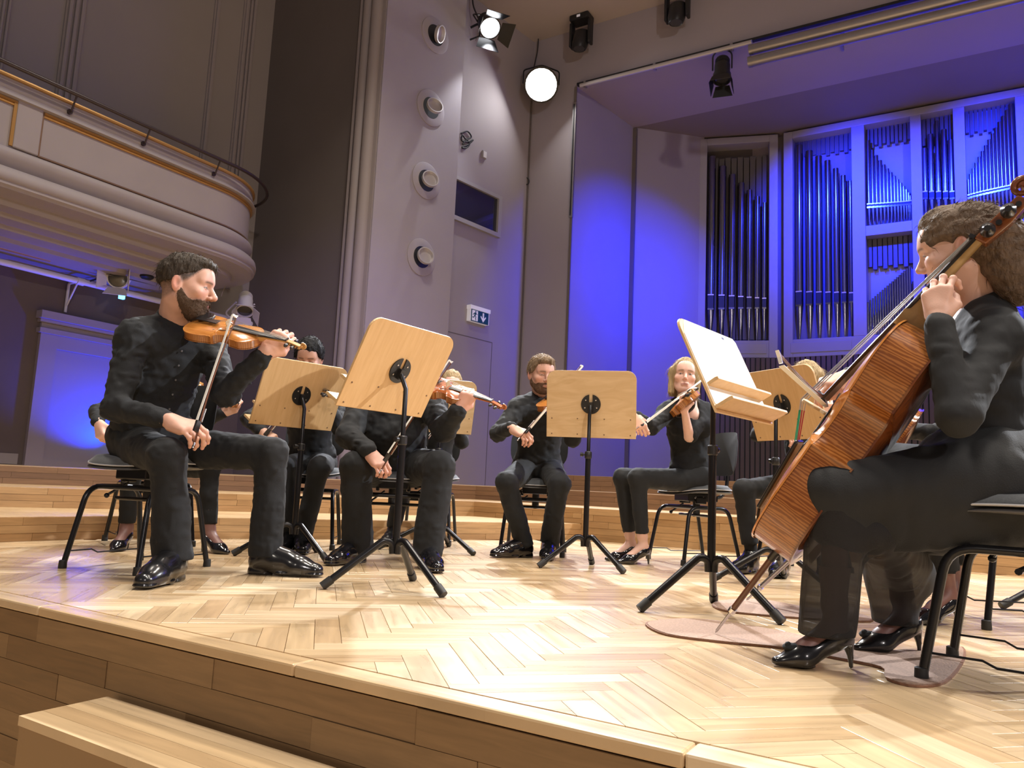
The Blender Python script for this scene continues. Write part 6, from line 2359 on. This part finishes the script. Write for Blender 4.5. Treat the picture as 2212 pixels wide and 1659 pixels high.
# ---- I: cellist in the right foreground
JI = joints(dict(pelvis=(2150, 1030, 2.18), neck=(2118, 668, 2.17), head=(2069, 543, 2.15), shL=(2152, 728, 2.04), elL=(2070, 900, 1.94), wrL=(2026, 692, 2.00), shR=(2085, 725, 2.34), elR=(1935, 860, 2.52), wrR=(1832, 812, 2.44),
                 hipL=(2135, 1045, 2.08), knL=(1804, 1060, 2.14), anL=(1802, 1335, 2.18), hipR=(2140, 1045, 2.28), knR=(1905, 1015, 2.50), anR=(1955, 1325, 2.44)))
rI, qI, bI, fI = player('woman in a long black dress playing the cello at right', JI, ldir(-.80, .58, -.16),
    dict(g=.93, hs=1.01, tone='pale', hair='frizz', hairmat='hair_cellist', woman=True, bust=.02, shoes='pump', shoemat='shoe_leather', shirt='dress_black', res=.0026, cloth=.008, brow=(.10, .06, .04), lids=.25, collar=False, skirt=True, wr=.0032,
         stockings=True, strands=400, toeL=ldir(-.99, -.06, 0), toeR=ldir(-.97, -.15, 0), up=ldir(-.10, .0, 1),
         handL=(ldir(.05, .10, .99), ldir(-.70, -.70, .1), [(28, 70, 40), (26, 74, 42), (30, 72, 42), (40, 66, 40)], .5, .5), handR=(ldir(-.90, -.10, -.30), ldir(-.25, -.35, .9), BOWH, .7)))
seat_under(qI, 'orchestra chair under the cellist at the right edge', (.092, 2.517), (-.99, .14)).scale = (1, 1, .955)

# skirt: opaque drape to below the knee, sheer layer to the ankle
q = qI
allp = np.array([q[k] for k in ('pelvis', 'hipL', 'hipR', 'knL', 'knR', 'anL', 'anR')])
V = Vol(allp.min(0) - .25, allp.max(0) + .25, .009)
V.ell(q['pelvis'] + U0 * .02, (.20, .19, .15), None, .06)
for s, r0, r1 in (('L', .135, .080), ('R', .13, .082)):
    V.cone(q['hip' + s], q['kn' + s], r0, r1, .06)
    lowp = q['kn' + s] + (q['an' + s] - q['kn' + s]) * .22
    V.cone(q['kn' + s], lowp, .080, .078, .04)
mid = (q['knL'] + q['knR']) / 2
V.cone(q['pelvis'] - U0 * .05, mid + R0 * .10 - U0 * .05, .14, .10, .08)
V.cone(q['hipL'] - U0 * .08, q['knL'] + R0 * .10 - U0 * .12, .09, .05, .08)
V.cone(q['pelvis'] - R0 * .02 - U0 * .06, q['anR'] + U0 * .22 + R0 * .05, .12, .07, .08)
V.noise(.006, 9, (1, 1, 1), .05, 2.); V.noise(.004, 20, (1, 1, .45), .05, 4., True); V.noise(.0012, 60, (1, 1, .4), .03)
V.cut(np.array([0, 0, .30]), (0, 0, -1), .02)
v, f = V.mesh()
sk = raw_object('skirt', [(v, f, None)], 'skirt_black', rI, bI)
V = Vol(allp.min(0) - .25, allp.max(0) + .25, .008)
for s in 'LR':
    V.cone(q['kn' + s] - U0 * .02, q['an' + s] - U0 * .10 - R0 * .025, .076, .072, .04)
V.cone(q['knL'] + R0 * .12 - U0 * .10, q['anR'] + U0 * .12, .07, .09, .06)
V.noise(.007, 11, (1, 1, .25), .05, 6.); V.noise(.004, 28, (1, 1, .2), .05, 3., True)
V.cut(np.array([0, 0, .085]), (0, 0, -1), .004)
V.cut(np.array([0, 0, .50]), (0, 0, 1), .004)
v, f = V.mesh()
raw_object('sheer_layer', [(v, f, None)], 'sheer_black', rI, bI)['label'] = 'see-through lower layer of the skirt'
# bows on the shoes and loose strands of hair
for s in 'LR':
    y = nrm(np.array([*(ldir(-.99, -.06, 0)[:2]), 0.])); o = np.array([q['an' + s][0], q['an' + s][1], 0]) + y * .035
    c = o + y * .085 + U0 * .050
    MB().sphere(c - bI, .017, 12, (1.5, 1.1, .75)).sphere(c + y * .01 + U0 * .006 - bI, .010, 10).build('shoe_bow', 'skirt_black', rI)
st_ = MB()
hc = qI['head']
fx = ldir(-.80, .58, -.16); ux = nrm(ldir(-.10, 0, 1) - fx * (ldir(-.10, 0, 1) @ fx)); sx = np.cross(fx, ux)
for k in range(700):
    a = random.uniform(0, 2 * PI); b = random.uniform(-.2, 1.)
    if random.random() < .55:
        c0 = hc + (-fx * random.uniform(.08, .16) + ux * random.uniform(-.17, .02) + sx * random.uniform(-.07, .07)) * 1.06
        d0 = nrm(-fx * random.uniform(.3, 1.) + ux * random.uniform(-1., .2) + sx * random.uniform(-.6, .6))
    else:
        n0 = nrm(-fx * random.uniform(.1, 1.) + ux * random.uniform(.35, 1) + sx * random.uniform(-.9, .9))
        c0 = hc + (n0 * np.array([1, 1, 1]) * .10 + ux * .02) * 1.06
        d0 = nrm(-fx * random.uniform(.2, 1.) + n0 * random.uniform(.1, .55) + sx * random.uniform(-.4, .4))
    L = random.uniform(.02, .055)
    cu = nrm(np.array([random.gauss(0, 1) for _ in range(3)]))
    pts = [c0 + d0 * L * t + cu * L * .5 * math.sin(t * 4.2) * t - bI for t in (0, .3, .6, .85, 1.)]
    st_.tube(pts, [.0005, .0005, .0004, .0003, .0002], 4, cap=False)
st_.build('stray_hair', 'hair_cellist', rI)['kind'] = 'stuff'
# ear-ring
ep = hc + (sx * -.080 + fx * -.006 - ux * .052) * 1.06
MB().sphere(ep - bI, .004, 8).build('ear_stud', 'silver', rI)

# ---- J: second cellist behind her
JJ = joints(dict(pelvis=(2195, 1050, 3.15), neck=(2160, 800, 3.15), head=(2130, 730, 3.12), shL=(2180, 845, 3.02), elL=(2120, 950, 2.95), wrL=(2095, 810, 3.0), shR=(2125, 840, 3.28), elR=(2030, 940, 3.38), wrR=(1950, 925, 3.30),
                 hipL=(2180, 1055, 3.08), knL=(2010, 1045, 2.98), anL=(2045, 1245, 3.05), hipR=(2180, 1055, 3.22), knR=(2030, 1045, 3.35), anR=(2060, 1235, 3.32)))
rJ, qJ, bJ, fJ = player('second cellist almost completely hidden behind the woman in the long dress', JJ, ldir(-.9, -.3, -.2),
    dict(g=.92, tone='fair', hair='bob', hairmat='hair_brown', woman=True, shoes='pump', shoemat='shoe_patent', res=.006, cloth=.013, toeR=ldir(-.95, -.3, 0), toeL=ldir(-.95, -.3, 0), hem=.10, collar=False, stockings=True,
         handL=(ldir(.1, .1, .95), ldir(-.7, -.7, .1), GRIP, .5), handR=(ldir(-.9, -.1, -.3), ldir(-.2, -.3, .9), BOWH, .7)))
seat_under(qJ, 'orchestra chair behind the cellist\'s chair at the right edge')


# ================================================================== CELLOS
def cello(label, bottom, top, facing, tip, bodyL=.755):
    x, y, z = basis(np.asarray(top) - bottom, facing)
    o = place('cello', lambda: make_fiddle('cello', bodyL, .118, 'violin_top', 'cello_rib', 'cello_back', 'cello_neck', True), frame(bottom, x, y, z), label, 'cello', 'cellos')
    return o, (x, y, z)


def endpin(c, axes, bottom, tip, mt='bow_stick'):
    x, y, z = axes
    R = np.stack([x, y, z], 1)
    t = R.T @ (np.asarray(tip) - bottom)
    d = nrm(t)
    MB().tube([(0, .02, 0), (0, -.02, 0)], [.022, .017], 14).tube([d * .0, d * .05], [.014, .012], 12).build('endpin_socket', 'ebony', c)
    MB().tube([d * .05, d * (np.linalg.norm(t) * .72)], .0095, 12).build('endpin_shaft', mt, c)
    MB().tube([d * (np.linalg.norm(t) * .70), d * (np.linalg.norm(t) * .74)], .0125, 12).build('endpin_collar', 'silver', c)
    MB().tube([d * (np.linalg.norm(t) * .72), t * .97, t], [.0045, .0045, .001], 10).build('endpin_rod', 'steel', c)


cb_, ct_ = D(1684, 1183, 2.37), D(1990, 742, 2.12)
L1_ = np.linalg.norm(ct_ - cb_)
c1, ax1 = cello('reddish-brown cello leaning against the woman in the long dress', cb_, ct_, ldir(-.84, .54, 0), None)
endpin(c1, ax1, cb_, G(1545, 1375) + U0 * .012)
cb2, ct2 = D(1722, 1195, 3.22), D(1975, 850, 3.05)
c2, ax2 = cello('second cello almost hidden behind the front cello', cb2, ct2, ldir(-.92, .39, 0), None)
for n_ in [ch for ch in c2.children if ch.name.startswith('endpin')]:
    bpy.data.objects.remove(n_)
endpin(c2, ax2, cb2, G(1612, 1303) + U0 * .012, 'steel')
bow_at(D(1782, 862, 2.30), D(1680, 764, 1.66), ldir(.35, .2, -.9), 'cello bow pointing towards us left of the front cello', 'cello_bow')


# ---- mats that catch the end pins
def mat_on_floor(label, outline_px, name='endpin_mat'):
    P = [G(*p) for p in outline_px]
    c = sum(P) / len(P)
    pts = []
    n = len(P)
    for i in range(n):
        p0, p1, p2, p3 = P[i - 1], P[i], P[(i + 1) % n], P[(i + 2) % n]
        for k in range(4):
            t = k / 4
            pts.append(.5 * (2 * p1 + (p2 - p0) * t + (2 * p0 - 5 * p1 + 4 * p2 - p3) * t * t + (3 * p1 - p0 - 3 * p2 + p3) * t ** 3))
    o = empty(name, (c[0], c[1], 0), label, 'mat')
    MB().prism([(p[0] - c[0], p[1] - c[1]) for p in pts], .0005, .006).build('base', 'cork_leather', o)
    MB().prism([((p[0] - c[0]) * .985, (p[1] - c[1]) * .985) for p in pts], .006, .008).build('top', 'cork', o)
    return o


mat_on_floor('brown cork strip on the floor under the front cello\'s end pin', [(1394, 1352), (1420, 1343), (1500, 1340), (1600, 1352), (1720, 1374), (1850, 1408), (1960, 1408), (2070, 1398), (2085, 1425), (2045, 1476), (1980, 1486), (1916, 1470), (1905, 1446), (1800, 1424), (1690, 1403), (1560, 1390), (1440, 1374)])
mat_on_floor('brown cork mat under the second cello\'s end pin', [(1538, 1309), (1560, 1300), (1640, 1297), (1760, 1318), (1860, 1330), (1880, 1345), (1760, 1340), (1640, 1331), (1565, 1322)])
